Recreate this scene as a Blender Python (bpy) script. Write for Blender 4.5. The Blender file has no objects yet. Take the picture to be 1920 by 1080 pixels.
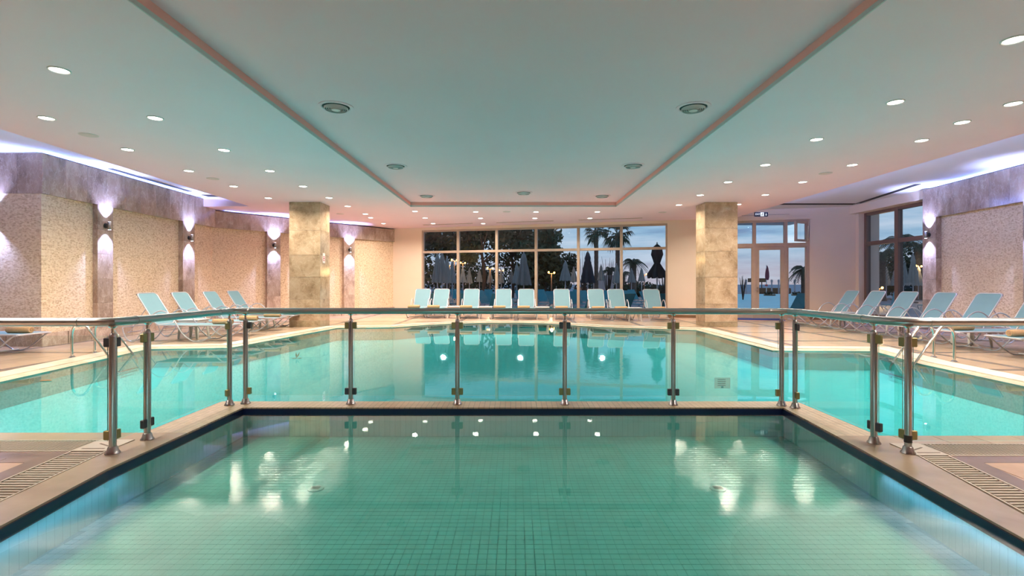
import bpy, bmesh, math, random
from math import sin, cos, pi, radians, atan2, hypot
from mathutils import Vector, Matrix
from mathutils.geometry import tessellate_polygon

random.seed(7)
S = bpy.context.scene
COL = S.collection
# ------------------------------------------------------------------ camera
FOC = 950.0      # focal length in pixels of the 1920 px frame
CX, CY = 967.0, 532.0
H = 1.17
cam_d = bpy.data.cameras.new('camera')
cam = bpy.data.objects.new('camera', cam_d)
COL.objects.link(cam)
cam.location = (0, 0, H)
cam.rotation_euler = (pi/2, 0, 0)
cam_d.sensor_width = 36
cam_d.lens = FOC/1920*36
cam_d.shift_x = -(CX-960)/1920
cam_d.shift_y = -(540-CY)/1920
cam_d.clip_start = 0.05
cam_d.clip_end = 3000
S.camera = cam
# ------------------------------------------------------------------ view
S.view_settings.view_transform = 'Standard'
S.view_settings.look = 'None'
S.view_settings.gamma = 1
S.view_settings.use_curve_mapping = False
S.view_settings.exposure = 0.06
cy = S.cycles
cy.max_bounces = 10
cy.diffuse_bounces = 5
cy.glossy_bounces = 5
cy.transparent_max_bounces = 24
cy.transmission_bounces = 6
cy.sample_clamp_indirect = 6
cy.caustics_reflective = False
cy.caustics_refractive = False
cy.use_denoising = True
# light powers (W)
P_DOWN, P_SCONCE, P_LED = 37.0, 200.0, 11.0
P_UNDER = 4.0
SKY = 1.4
WARM = (1.0, 0.86, 0.70)
VIOLET = (0.20, 0.33, 1.0)
# ------------------------------------------------------------------ world: dusk sky with streaky clouds
W = bpy.data.worlds.new('dusk'); S.world = W; W.use_nodes = True
nt = W.node_tree; nt.nodes.clear()
def N(nt, t, **kw):
    n = nt.nodes.new(t)
    for k, v in kw.items():
        if k == 'ins':
            for a, b in v.items(): n.inputs[a].default_value = b
        else: setattr(n, k, v)
    return n
def L(nt, a, b): nt.links.new(a, b)
def ramp(nt, fac, stops):
    r = N(nt, 'ShaderNodeValToRGB'); e = r.color_ramp.elements
    while len(e) > 1: e.remove(e[-1])
    e[0].position = stops[0][0]; e[0].color = (*stops[0][1], 1)
    for p, c in stops[1:]:
        x = e.new(p); x.color = (*c, 1)
    L(nt, fac, r.inputs[0]); return r
tc = N(nt, 'ShaderNodeTexCoord')
sep = N(nt, 'ShaderNodeSeparateXYZ'); L(nt, tc.outputs['Generated'], sep.inputs[0])
g = ramp(nt, sep.outputs['Z'], [(0.0, (.52, .43, .46)), (.03, (.50, .47, .54)), (.06, (.36, .50, .62)), (.14, (.24, .44, .62)), (.6, (.10, .19, .36)), (1.0, (.05, .10, .24))])
mp = N(nt, 'ShaderNodeMapping', ins={'Scale': (3.0, 3.0, 26.0)}); L(nt, tc.outputs['Generated'], mp.inputs[0])
no = N(nt, 'ShaderNodeTexNoise', ins={'Scale': 1.6, 'Detail': 6.0, 'Roughness': .55}); L(nt, mp.outputs[0], no.inputs['Vector'])
cr = ramp(nt, no.outputs[0], [(.42, (0, 0, 0)), (.66, (1, 1, 1))])
mx = N(nt, 'ShaderNodeMixRGB', blend_type='MIX'); mx.inputs[2].default_value = (.62, .68, .76, 1)
mt = N(nt, 'ShaderNodeMath', operation='MULTIPLY'); mt.inputs[1].default_value = .85
L(nt, cr.outputs[0], mt.inputs[0]); L(nt, mt.outputs[0], mx.inputs[0]); L(nt, g.outputs[0], mx.inputs[1])
cr2 = ramp(nt, no.outputs[0], [(.30, (1, 1, 1)), (.42, (0, 0, 0))])
mx2 = N(nt, 'ShaderNodeMixRGB', blend_type='MIX'); mx2.inputs[2].default_value = (.16, .24, .40, 1)
mt2 = N(nt, 'ShaderNodeMath', operation='MULTIPLY'); mt2.inputs[1].default_value = .8
L(nt, cr2.outputs[0], mt2.inputs[0]); L(nt, mt2.outputs[0], mx2.inputs[0]); L(nt, mx.outputs[0], mx2.inputs[1])
bg = N(nt, 'ShaderNodeBackground', ins={'Strength': SKY}); L(nt, mx2.outputs[0], bg.inputs[0])
wo = N(nt, 'ShaderNodeOutputWorld'); L(nt, bg.outputs[0], wo.inputs[0])

# ------------------------------------------------------------------ light helpers
def area(name, loc, size, power, color, target=(0, 0, -1), size_y=None, spread=180, parent=None, shape=None):
    d = bpy.data.lights.new(name, 'AREA')
    d.energy = power; d.color = color; d.size = size
    if size_y: d.shape = 'RECTANGLE'; d.size_y = size_y
    if shape: d.shape = shape
    d.spread = radians(spread)
    o = bpy.data.objects.new(name, d); COL.objects.link(o)
    o.location = loc
    o.rotation_euler = Vector(target).to_track_quat('-Z', 'Y').to_euler()
    o.parent = parent
    return o
def led_line(a, b, z, out, power, up=.6):
    """violet LED strip lying on the ledge a-b; out = horizontal direction it shines to"""
    a = Vector(a); b = Vector(b); d = (b-a); ln = d.length; m = (a+b)/2
    dl = bpy.data.lights.new('led_strip_light', 'AREA'); dl.shape = 'RECTANGLE'
    dl.size = ln; dl.size_y = .012; dl.energy = power*ln; dl.color = VIOLET
    o = bpy.data.objects.new('led_strip_light', dl); COL.objects.link(o)
    zdir = -Vector((out[0], out[1], up)).normalized()      # local +Z is opposite to the shine
    xdir = Vector((d.x, d.y, 0)).normalized()
    ydir = zdir.cross(xdir).normalized()
    zdir = xdir.cross(ydir)
    M = Matrix((xdir, ydir, zdir)).transposed().to_4x4(); M.translation = (m.x, m.y, z)
    o.matrix_world = M
    return o

# ------------------------------------------------------------------ pixel helpers
def k(x): return (x-CX)/FOC
def floor_pt(x, y): Y = FOC*H/(y-CY); return (k(x)*Y, Y)
# ------------------------------------------------------------------ mesh builder
class MB:
    def __init__(s): s.v = []; s.f = []; s.m = []
    def add(s, vs, fs, mi=0):
        o = len(s.v); s.v += [tuple(v) for v in vs]; s.f += [tuple(i+o for i in f) for f in fs]; s.m += [mi]*len(fs); return s
    def box(s, x0, x1, y0, y1, z0, z1, mi=0, M=None, bev=0):
        if bev:
            b = bev
            vs = []
            for z, i in ((z0, b), (z0+b, 0), (z1-b, 0), (z1, b)):
                vs += [(x0+i, y0+i, z), (x1-i, y0+i, z), (x1-i, y1-i, z), (x0+i, y1-i, z)]
            fs = [(3, 2, 1, 0), (12, 13, 14, 15)]
            for r in range(3):
                for q in range(4):
                    a = r*4+q; c = r*4+(q+1) % 4
                    fs.append((a, c, c+4, a+4))
        else:
            vs = [(x0, y0, z0), (x1, y0, z0), (x1, y1, z0), (x0, y1, z0), (x0, y0, z1), (x1, y0, z1), (x1, y1, z1), (x0, y1, z1)]
            fs = [(3, 2, 1, 0), (4, 5, 6, 7), (0, 1, 5, 4), (1, 2, 6, 5), (2, 3, 7, 6), (3, 0, 4, 7)]
        if M is not None: vs = [M @ Vector(v) for v in vs]
        return s.add(vs, fs, mi)
    def lathe(s, prof, n=16, c=(0, 0), mi=0, caps=True):
        vs = []; fs = []
        for r, z in prof:
            for i in range(n): vs.append((c[0]+r*cos(2*pi*i/n), c[1]+r*sin(2*pi*i/n), z))
        for j in range(len(prof)-1):
            for i in range(n):
                a = j*n+i; b = j*n+(i+1) % n
                fs.append((a, b, b+n, a+n))
        if caps:
            fs.append(tuple(range(n))[::-1]); fs.append(tuple(range((len(prof)-1)*n, len(prof)*n)))
        return s.add(vs, fs, mi)
    def tube(s, pts, r, n=8, mi=0, closed=False):
        pts = [Vector(p) for p in pts]; m = len(pts); vs = []; fs = []
        up = None
        for i, p in enumerate(pts):
            if closed: t = pts[(i+1) % m]-pts[i-1]
            else: t = pts[min(i+1, m-1)]-pts[max(i-1, 0)]
            t.normalize()
            if up is None:
                up = Vector((0, 0, 1)) if abs(t.z) < .9 else Vector((1, 0, 0))
            a = up-t*up.dot(t)
            if a.length < 1e-5: a = t.orthogonal()
            a.normalize(); b = t.cross(a); up = a
            rr = r[i] if isinstance(r, (list, tuple)) else r
            for q in range(n): vs.append(p+a*(rr*cos(2*pi*q/n))+b*(rr*sin(2*pi*q/n)))
        for j in range(m-1 if not closed else m):
            for q in range(n):
                x = j*n+q; y = j*n+(q+1) % n; jn = ((j+1) % m)*n
                fs.append((x, y, jn+(q+1) % n, jn+q))
        if not closed: fs.append(tuple(range(n))[::-1]); fs.append(tuple(range((m-1)*n, m*n)))
        return s.add(vs, fs, mi)
    def prism(s, poly, z0, z1, mi=0, top=True, bottom=True, sides=True, holes=()):
        loops = [list(poly)]+[list(h) for h in holes]
        flat = [p for l in loops for p in l]
        tris = tessellate_polygon([[Vector((p[0], p[1], 0)) for p in l] for l in loops])
        n = len(flat)
        vs = [(p[0], p[1], z0) for p in flat]+[(p[0], p[1], z1) for p in flat]
        fs = []
        for t in tris:
            a, b, c = (Vector(flat[i]) for i in t)
            ccw = (b-a).cross(c-a) > 0 if False else ((b.x-a.x)*(c.y-a.y)-(b.y-a.y)*(c.x-a.x)) > 0
            t = t if ccw else t[::-1]
            if top: fs.append(tuple(i+n for i in t))
            if bottom: fs.append(tuple(t[::-1]))
        o = 0
        if sides:
            for li, l in enumerate(loops):
                m = len(l); ar = sum(l[i][0]*l[(i+1) % m][1]-l[(i+1) % m][0]*l[i][1] for i in range(m))
                flip = (ar < 0) != (li > 0)
                for i in range(m):
                    a = o+i; b = o+(i+1) % m
                    f = (a, b, b+n, a+n)
                    fs.append(f[::-1] if flip else f)
                o += m
        return s.add(vs, fs, mi)
    def mesh(s, name, mats, smooth=False):
        me = bpy.data.meshes.new(name); me.from_pydata(s.v, [], s.f)
        mats = mats if isinstance(mats, (list, tuple)) else [mats]
        for m in mats: me.materials.append(m)
        if len(mats) > 1: me.polygons.foreach_set('material_index', s.m)
        if smooth:
            me.polygons.foreach_set('use_smooth', [True]*len(me.polygons))
            try: me.set_sharp_from_angle(angle=radians(38))
            except Exception: pass
        me.update(); return me
    def build(s, name, mats, parent=None, smooth=False, loc=None, **props):
        o = bpy.data.objects.new(name, s.mesh(name, mats, smooth)); COL.objects.link(o)
        if parent is not None: o.parent = parent
        if loc: o.location = loc
        for a, b in props.items(): o[a] = b
        return o
def place(name, me, parent=None, loc=(0, 0, 0), rot=(0, 0, 0), **props):
    o = bpy.data.objects.new(name, me); COL.objects.link(o); o.location = loc; o.rotation_euler = rot
    if parent is not None: o.parent = parent
    for a, b in props.items(): o[a] = b
    return o
def thing(name, label, cat, loc=(0, 0, 0), rz=0, group=None):
    o = bpy.data.objects.new(name, None); COL.objects.link(o)
    o.location = loc; o.rotation_euler = (0, 0, rz); o['label'] = label; o['category'] = cat
    o.empty_display_size = .1
    if group: o['group'] = group
    return o
def struct(name, loc=(0, 0, 0), rz=0, label=None):
    o = bpy.data.objects.new(name, None); COL.objects.link(o); o.location = loc; o.rotation_euler = (0, 0, rz); o['kind'] = 'structure'
    if label: o['label'] = label
    return o
def kids(o): return [c for c in bpy.data.objects if c.parent == o]
_kids = {}
def dup(root, loc, rz, label, group=None, cat=None):
    if root.name not in _kids:
        _kids[root.name] = [(c, [g for g in bpy.data.objects if g.parent == c]) for c in bpy.data.objects if c.parent == root]
    r = root.copy(); COL.objects.link(r); r.location = loc; r.rotation_euler = (0, 0, rz); r['label'] = label
    if group: r['group'] = group
    for c, gs in _kids[root.name]:
        n = c.copy(); COL.objects.link(n); n.parent = r
        for g_ in gs:
            d = g_.copy(); COL.objects.link(d); d.parent = n
    return r
def smoothpts(pts, n=6, closed=False):
    P = [Vector(p) for p in pts]; out = []; m = len(P)
    rng = range(m if closed else m-1)
    for i in rng:
        p1 = P[i]; p2 = P[(i+1) % m]
        p0 = P[i-1] if (i > 0 or closed) else p1*2-p2
        p3 = P[(i+2) % m] if (i+2 < m or closed) else p2*2-p1
        for j in range(n):
            t = j/n
            out.append(.5*((2*p1)+(p2-p0)*t+(2*p0-5*p1+4*p2-p3)*t*t+(3*p1-p0-3*p2+p3)*t**3))
    if not closed: out.append(P[-1])
    return out

# ------------------------------------------------------------------ materials
def mat(name):
    m = bpy.data.materials.new(name); m.use_nodes = True; nt = m.node_tree
    b = nt.nodes['Principled BSDF']; return m, nt, b
def simple(name, col, rough=.5, metal=0, spec=.5, noise=0, nscale=8, bump=0, bscale=60, coat=0):
    m, nt, b = mat(name)
    b.inputs['Base Color'].default_value = (*col, 1); b.inputs['Roughness'].default_value = rough; b.inputs['Metallic'].default_value = metal
    b.inputs['Specular IOR Level'].default_value = spec; b.inputs['Coat Weight'].default_value = coat
    tc = N(nt, 'ShaderNodeTexCoord')
    if noise:
        n = N(nt, 'ShaderNodeTexNoise', ins={'Scale': nscale, 'Detail': 4}); L(nt, tc.outputs['Object'], n.inputs['Vector'])
        r = ramp(nt, n.outputs[0], [(.25, tuple(c*(1-noise) for c in col)), (.75, tuple(min(1, c*(1+noise)) for c in col))])
        L(nt, r.outputs[0], b.inputs['Base Color'])
    if bump:
        n2 = N(nt, 'ShaderNodeTexNoise', ins={'Scale': bscale, 'Detail': 3}); L(nt, tc.outputs['Object'], n2.inputs['Vector'])
        bm_ = N(nt, 'ShaderNodeBump', ins={'Strength': bump, 'Distance': .01}); L(nt, n2.outputs[0], bm_.inputs['Height']); L(nt, bm_.outputs[0], b.inputs['Normal'])
    return m
def emit(name, col, s):
    m = bpy.data.materials.new(name); m.use_nodes = True; nt = m.node_tree; nt.nodes.clear()
    e = N(nt, 'ShaderNodeEmission', ins={'Color': (*col, 1), 'Strength': s}); o = N(nt, 'ShaderNodeOutputMaterial'); L(nt, e.outputs[0], o.inputs[0]); return m
def marble(name, dark, mid, vein, scale=1.0, rough=.16, stretch=(1, 1, 1)):
    m, nt, b = mat(name)
    geo = N(nt, 'ShaderNodeNewGeometry'); oi = N(nt, 'ShaderNodeObjectInfo')
    ad = N(nt, 'ShaderNodeVectorMath', operation='ADD')
    cmb = N(nt, 'ShaderNodeMath', operation='MULTIPLY'); cmb.inputs[1].default_value = 37.0; L(nt, oi.outputs['Random'], cmb.inputs[0])
    L(nt, geo.outputs['Position'], ad.inputs[0]); L(nt, cmb.outputs[0], ad.inputs[1])
    mp = N(nt, 'ShaderNodeMapping', ins={'Scale': stretch}); L(nt, ad.outputs[0], mp.inputs[0])
    n1 = N(nt, 'ShaderNodeTexNoise', ins={'Scale': 3.0*scale, 'Detail': 10, 'Roughness': .68, 'Distortion': .3}); L(nt, mp.outputs[0], n1.inputs['Vector'])
    base = ramp(nt, n1.outputs[0], [(.32, dark), (.5, mid), (.68, tuple((a*.6+b_*.4) for a, b_ in zip(mid, vein)))])
    nw = N(nt, 'ShaderNodeTexNoise', ins={'Scale': 4.0*scale, 'Detail': 5, 'Roughness': .6}); L(nt, mp.outputs[0], nw.inputs['Vector'])
    wv = N(nt, 'ShaderNodeMixRGB', blend_type='LINEAR_LIGHT'); wv.inputs[0].default_value = .22; L(nt, mp.outputs[0], wv.inputs[1]); L(nt, nw.outputs['Color'], wv.inputs[2])
    cur = base.outputs[0]
    for sc_, wd, st_ in ((4.5, .035, .55), (11.0, .05, .35)):
        vo = N(nt, 'ShaderNodeTexVoronoi', feature='DISTANCE_TO_EDGE', ins={'Scale': sc_*scale}); L(nt, wv.outputs[0], vo.inputs['Vector'])
        vr = ramp(nt, vo.outputs['Distance'], [(0, (1, 1, 1)), (wd, (0, 0, 0))])
        mk = N(nt, 'ShaderNodeMath', operation='MULTIPLY'); L(nt, vr.outputs[0], mk.inputs[0]); L(nt, n1.outputs[0], mk.inputs[1])
        mk2 = N(nt, 'ShaderNodeMath', operation='MULTIPLY'); mk2.inputs[1].default_value = st_*1.5; L(nt, mk.outputs[0], mk2.inputs[0])
        mx = N(nt, 'ShaderNodeMixRGB'); mx.inputs[2].default_value = (*vein, 1); L(nt, mk2.outputs[0], mx.inputs[0]); L(nt, cur, mx.inputs[1]); cur = mx.outputs[0]
    hs = N(nt, 'ShaderNodeHueSaturation'); L(nt, mx.outputs[0], hs.inputs['Color'])
    mr = N(nt, 'ShaderNodeMapRange', ins={'To Min': .86, 'To Max': 1.16}); L(nt, oi.outputs['Random'], mr.inputs[0]); L(nt, mr.outputs[0], hs.inputs['Value'])
    L(nt, hs.outputs[0], b.inputs['Base Color']); b.inputs['Roughness'].default_value = rough
    return m
def stone_mosaic(name, axis='x'):
    """split-face strips of small stone; axis = horizontal world axis the courses run along"""
    m, nt, b = mat(name)
    geo = N(nt, 'ShaderNodeNewGeometry'); sp = N(nt, 'ShaderNodeSeparateXYZ'); L(nt, geo.outputs['Position'], sp.inputs[0])
    cb = N(nt, 'ShaderNodeCombineXYZ')
    if axis == 'd':
        a = N(nt, 'ShaderNodeMath', operation='ADD'); L(nt, sp.outputs['X'], a.inputs[0]); L(nt, sp.outputs['Y'], a.inputs[1]); h = a.outputs[0]
    else: h = sp.outputs['X' if axis == 'x' else 'Y']
    L(nt, h, cb.inputs[0]); L(nt, sp.outputs['Z'], cb.inputs[1])
    br = N(nt, 'ShaderNodeTexBrick', ins={'Scale': 1.0, 'Mortar Size': .0016, 'Mortar Smooth': .4, 'Bias': -.1, 'Brick Width': .045, 'Row Height': .018,
        'Color1': (0.0, 0, 0, 1), 'Color2': (1, 1, 1, 1), 'Mortar': (.1, .1, .1, 1)})
    br.offset = .37; L(nt, cb.outputs[0], br.inputs['Vector'])
    n = N(nt, 'ShaderNodeTexNoise', ins={'Scale': 24, 'Detail': 5, 'Roughness': .7}); L(nt, geo.outputs['Position'], n.inputs['Vector'])
    ml = N(nt, 'ShaderNodeMixRGB'); ml.inputs[0].default_value = .72; L(nt, br.outputs['Color'], ml.inputs[1]); L(nt, n.outputs[0], ml.inputs[2])
    r = ramp(nt, ml.outputs[0], [(.15, (.34, .22, .12)), (.34, (.60, .44, .28)), (.46, (.78, .62, .43)), (.7, (.88, .76, .59))])
    L(nt, r.outputs[0], b.inputs['Base Color']); b.inputs['Roughness'].default_value = .75
    bp = N(nt, 'ShaderNodeBump', ins={'Strength': .6, 'Distance': .008}); L(nt, ml.outputs[0], bp.inputs['Height']); L(nt, bp.outputs[0], b.inputs['Normal'])
    return m
def tilegrid(name, c1, c2, mortar, w, h, mort=.003, rough=.25, plane='xy', offset=0, bump=.3, spec=.5):
    m, nt, b = mat(name)
    geo = N(nt, 'ShaderNodeNewGeometry'); sp = N(nt, 'ShaderNodeSeparateXYZ'); L(nt, geo.outputs['Position'], sp.inputs[0])
    cb = N(nt, 'ShaderNodeCombineXYZ')
    if plane == 'xy': L(nt, sp.outputs['X'], cb.inputs[0]); L(nt, sp.outputs['Y'], cb.inputs[1])
    else:
        a = N(nt, 'ShaderNodeMath', operation='ADD'); L(nt, sp.outputs['X'], a.inputs[0]); L(nt, sp.outputs['Y'], a.inputs[1])
        L(nt, a.outputs[0], cb.inputs[0]); L(nt, sp.outputs['Z'], cb.inputs[1])
    br = N(nt, 'ShaderNodeTexBrick', ins={'Scale': 1.0, 'Mortar Size': mort, 'Mortar Smooth': .1, 'Bias': 0, 'Brick Width': w, 'Row Height': h,
        'Color1': (*c1, 1), 'Color2': (*c2, 1), 'Mortar': (*mortar, 1)})
    br.offset = offset; br.offset_frequency = 1; L(nt, cb.outputs[0], br.inputs['Vector'])
    L(nt, br.outputs['Color'], b.inputs['Base Color']); b.inputs['Roughness'].default_value = rough; b.inputs['Specular IOR Level'].default_value = spec
    if bump:
        bp = N(nt, 'ShaderNodeBump', ins={'Strength': bump, 'Distance': .002}); bp.invert = True; L(nt, br.outputs['Fac'], bp.inputs['Height']); L(nt, bp.outputs[0], b.inputs['Normal'])
    return m
def floor_tile_mat(name, col, var=.08, rough=.22):
    m, nt, b = mat(name)
    oi = N(nt, 'ShaderNodeObjectInfo'); geo = N(nt, 'ShaderNodeNewGeometry')
    n = N(nt, 'ShaderNodeTexNoise', ins={'Scale': 5, 'Detail': 6, 'Roughness': .6}); L(nt, geo.outputs['Position'], n.inputs['Vector'])
    r = ramp(nt, n.outputs[0], [(.3, tuple(c*.90 for c in col)), (.7, tuple(min(1, c*1.08) for c in col))])
    hs = N(nt, 'ShaderNodeHueSaturation'); L(nt, r.outputs[0], hs.inputs['Color'])
    mr = N(nt, 'ShaderNodeMapRange', ins={'To Min': 1-var, 'To Max': 1+var}); L(nt, oi.outputs['Random'], mr.inputs[0]); L(nt, mr.outputs[0], hs.inputs['Value'])
    L(nt, hs.outputs[0], b.inputs['Base Color']); b.inputs['Roughness'].default_value = rough
    return m
def fresnel2(nt, ior):
    """Fresnel factor that is the same from either side of a thin sheet"""
    fr = N(nt, 'ShaderNodeFresnel'); ge = N(nt, 'ShaderNodeNewGeometry')
    mr = N(nt, 'ShaderNodeMapRange', ins={'To Min': ior, 'To Max': 1/ior}); L(nt, ge.outputs['Backfacing'], mr.inputs[0]); L(nt, mr.outputs[0], fr.inputs['IOR'])
    return fr
def water_mat(name, tint, patches, scale=5.0, calm=.0006, rough_amp=.010, ior=1.33, soft=()):
    """a still water surface: Fresnel reflection over tinted see-through; patches = (x, y, radius) of breeze ripples"""
    m = bpy.data.materials.new(name); m.use_nodes = True; nt = m.node_tree; nt.nodes.clear()
    geo = N(nt, 'ShaderNodeNewGeometry')
    n = N(nt, 'ShaderNodeTexNoise', ins={'Scale': scale, 'Detail': 4, 'Roughness': .6}); L(nt, geo.outputs['Position'], n.inputs['Vector'])
    amp = None
    for (px, py, pr) in patches:
        d = N(nt, 'ShaderNodeVectorMath', operation='DISTANCE'); L(nt, geo.outputs['Position'], d.inputs[0]); d.inputs[1].default_value = (px, py, -.03)
        mr = N(nt, 'ShaderNodeMapRange', interpolation_type='SMOOTHSTEP', ins={'From Min': 0, 'From Max': pr, 'To Min': 1, 'To Max': 0}); L(nt, d.outputs['Value'], mr.inputs[0])
        if amp is None: amp = mr.outputs[0]
        else:
            mxm = N(nt, 'ShaderNodeMath', operation='MAXIMUM'); L(nt, amp, mxm.inputs[0]); L(nt, mr.outputs[0], mxm.inputs[1]); amp = mxm.outputs[0]
    sc = N(nt, 'ShaderNodeMapRange', ins={'To Min': calm, 'To Max': rough_amp}); L(nt, amp, sc.inputs[0])
    hm = N(nt, 'ShaderNodeMath', operation='MULTIPLY'); L(nt, n.outputs[0], hm.inputs[0]); L(nt, sc.outputs[0], hm.inputs[1])
    bp = N(nt, 'ShaderNodeBump', ins={'Strength': 1.0, 'Distance': 1.0}); L(nt, hm.outputs[0], bp.inputs['Height'])
    fr = fresnel2(nt, ior); L(nt, bp.outputs[0], fr.inputs['Normal'])
    gl = N(nt, 'ShaderNodeBsdfGlossy', ins={'Roughness': .0, 'Color': (1, 1, 1, 1)}); L(nt, bp.outputs[0], gl.inputs['Normal'])
    sa = None
    for (px, py, pr) in soft:       # fine chop, too small to model, blurs the mirror image
        d = N(nt, 'ShaderNodeVectorMath', operation='DISTANCE'); L(nt, geo.outputs['Position'], d.inputs[0]); d.inputs[1].default_value = (px, py, -.03)
        mr = N(nt, 'ShaderNodeMapRange', interpolation_type='SMOOTHSTEP', ins={'From Min': pr*.4, 'From Max': pr, 'To Min': .36, 'To Max': 0}); L(nt, d.outputs['Value'], mr.inputs[0])
        if sa is None: sa = mr.outputs[0]
        else:
            mxm = N(nt, 'ShaderNodeMath', operation='MAXIMUM'); L(nt, sa, mxm.inputs[0]); L(nt, mr.outputs[0], mxm.inputs[1]); sa = mxm.outputs[0]
    if sa is not None: L(nt, sa, gl.inputs['Roughness'])
    tr = N(nt, 'ShaderNodeBsdfTransparent', ins={'Color': (*tint, 1)})
    mx = N(nt, 'ShaderNodeMixShader'); L(nt, fr.outputs[0], mx.inputs[0]); L(nt, tr.outputs[0], mx.inputs[1]); L(nt, gl.outputs[0], mx.inputs[2])
    o = N(nt, 'ShaderNodeOutputMaterial'); L(nt, mx.outputs[0], o.inputs[0]); return m
def pane_mat(name, tint, ior=1.5, rough=0.0):
    m = bpy.data.materials.new(name); m.use_nodes = True; nt = m.node_tree; nt.nodes.clear()
    fr = fresnel2(nt, ior)
    gl = N(nt, 'ShaderNodeBsdfGlossy', ins={'Roughness': rough, 'Color': (1, 1, 1, 1)})
    tr = N(nt, 'ShaderNodeBsdfTransparent', ins={'Color': (*tint, 1)})
    mx = N(nt, 'ShaderNodeMixShader'); L(nt, fr.outputs[0], mx.inputs[0]); L(nt, tr.outputs[0], mx.inputs[1]); L(nt, gl.outputs[0], mx.inputs[2])
    o = N(nt, 'ShaderNodeOutputMaterial'); L(nt, mx.outputs[0], o.inputs[0]); return m

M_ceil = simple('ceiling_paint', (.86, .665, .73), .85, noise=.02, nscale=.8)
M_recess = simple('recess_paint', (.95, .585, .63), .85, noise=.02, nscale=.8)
M_lip = simple('lip_paint', (.55, .56, .56), .8)
M_pink = simple('salmon_paint', (.95, .44, .39), .8)
M_cream = simple('cream_wall_paint', (.78, .65, .51), .7, noise=.03, nscale=1.2, bump=.05, bscale=120)
M_white = simple('white_plastic', (.62, .60, .58), .35)
M_grate = simple('grating_plastic', (.50, .43, .36), .4)
M_grill = simple('grille_grey', (.62, .52, .52), .5)
M_dark = simple('dark_void', (.02, .02, .02), .7)
M_marble = marble('brown_marble', (.22, .155, .12), (.40, .30, .235), (.72, .62, .53), 1.0, .14, (1, 1, .5))
M_mcol = marble('column_marble', (.23, .155, .09), (.40, .295, .19), (.60, .49, .36), .8, .14)
M_stx = stone_mosaic('stone_mosaic_x', 'x'); M_sty = stone_mosaic('stone_mosaic_y', 'y'); M_std = stone_mosaic('stone_mosaic_d', 'd')
M_tile = floor_tile_mat('deck_tile_pink', (.60, .40, .29))
M_band = floor_tile_mat('deck_tile_band', (.27, .19, .16))
M_joint = simple('deck_joint', (.20, .15, .12), .8)
M_cop = marble('coping_marble', (.60, .48, .38), (.80, .70, .58), (.88, .80, .70), .8, .3)
M_lipst = marble('coping_lip', (.52, .40, .30), (.66, .53, .41), (.78, .66, .54), .8, .25)
M_stone = floor_tile_mat('rim_stone', (.46, .36, .27), .07, .2)
M_mos = tilegrid('divider_mosaic', (.52, .40, .26), (.62, .49, .34), (.30, .24, .17), .05, .05, .003, .3)
M_navy = simple('navy_tile', (.012, .016, .07), .2)
M_black = simple('black_trim', (.015, .02, .025), .3)
M_poolw = tilegrid('pool_wall_tiles', (.20, .50, .50), (.22, .53, .53), (.14, .40, .40), .05, .3, .002, .3, plane='w')
M_wtile = floor_tile_mat('wading_tile', (.15, .50, .50), .04, .6)
M_grout = simple('wading_grout', (.11, .40, .40), .8)
M_pfloor = tilegrid('pool_floor_tiles', (.08, .48, .55), (.09, .51, .58), (.07, .45, .51), .10, .10, .004, .9, bump=0, spec=.05)
M_pwall2 = tilegrid('big_pool_wall_tiles', (.12, .50, .50), (.13, .53, .53), (.10, .45, .45), .05, .05, .003, .9, plane='w', spec=.05)
M_water = water_mat('water_surface', (.72, .97, .96), [(.9, 7.6, 2.2), (-.9, 6.6, 1.1)], 6.0, .0002, .0022)
M_water2 = water_mat('wading_water_surface', (.74, .97, .90), [(-1.35, 3.25, .75), (1.45, 3.3, .85), (-2.1, 3.3, .5), (2.1, 3.4, .5)], 34.0, .00005, .0020, soft=[(-1.5, 2.1, .95), (1.5, 2.1, .95), (-1.9, 2.3, .7), (1.9, 2.3, .7), (0, 1.6, .9)])
M_chrome = simple('brushed_steel', (.44, .43, .44), .26, 1)
M_rail = simple('rail_steel', (.46, .47, .48), .28, 1)
M_shiny = simple('polished_steel', (.75, .73, .70), .10, 1)
M_glass = pane_mat('railing_glass', (.93, .975, .955), 1.35)
M_edge = simple('glass_edge', (.35, .55, .46), .2)
M_pane = pane_mat('window_glass', (.62, .68, .74), 1.45)
M_frame = simple('window_bronze', (.44, .34, .26), .4, noise=.05)
M_frame2 = simple('dark_bronze', (.16, .10, .07), .4)
M_clamp_refl = simple('clamp_reflection', (.30, .26, .12), .35, .6)  # olive tone of reflections in the metal, painted into the clamp colour
M_clamp = simple('clamp_dark', (.07, .07, .09), .35, .4)
M_sling = simple('lounger_fabric', (.17, .32, .38), .75, noise=.05, nscale=3, bump=.2, bscale=220)
M_lframe = simple('lounger_frame', (.52, .52, .57), .3, .3)
M_black2 = simple('black_plastic', (.02, .02, .02), .5)
M_towel = simple('towel_tan', (.52, .33, .17), .95, noise=.12, nscale=40, bump=.5, bscale=150)
M_towel2 = simple('towel_brown', (.20, .10, .06), .95, bump=.5, bscale=150)
M_lens = emit('lamp_lens', (1.0, .92, .80), 14)
M_lens2 = emit('sconce_lens', (.80, .80, 1.0), 14)
M_mat = simple('blue_mat', (.03, .05, .22), .9, bump=.4, bscale=90)

# ------------------------------------------------------------------ setting: key lines
ZC, ZP, ZR = 3.385, 3.65, 3.52        # lower ceiling, raised perimeter, recess
FA = Vector((-4.87, 20.36)); FB = Vector((10.95, 16.22)); FD = (FB-FA).normalized(); FN = Vector((-FD.y, FD.x))
FANG = atan2(FD.y, FD.x)
def wallX(x):                          # where the ray of column x meets the far wall line; returns u along it
    kk = k(x); X = kk*19.083/(1+.262*kk); return (X-FA.x)/FD.x
K1 = Vector((-8.95, 15.1)); K0 = Vector((-8.82, 9.42))

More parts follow.
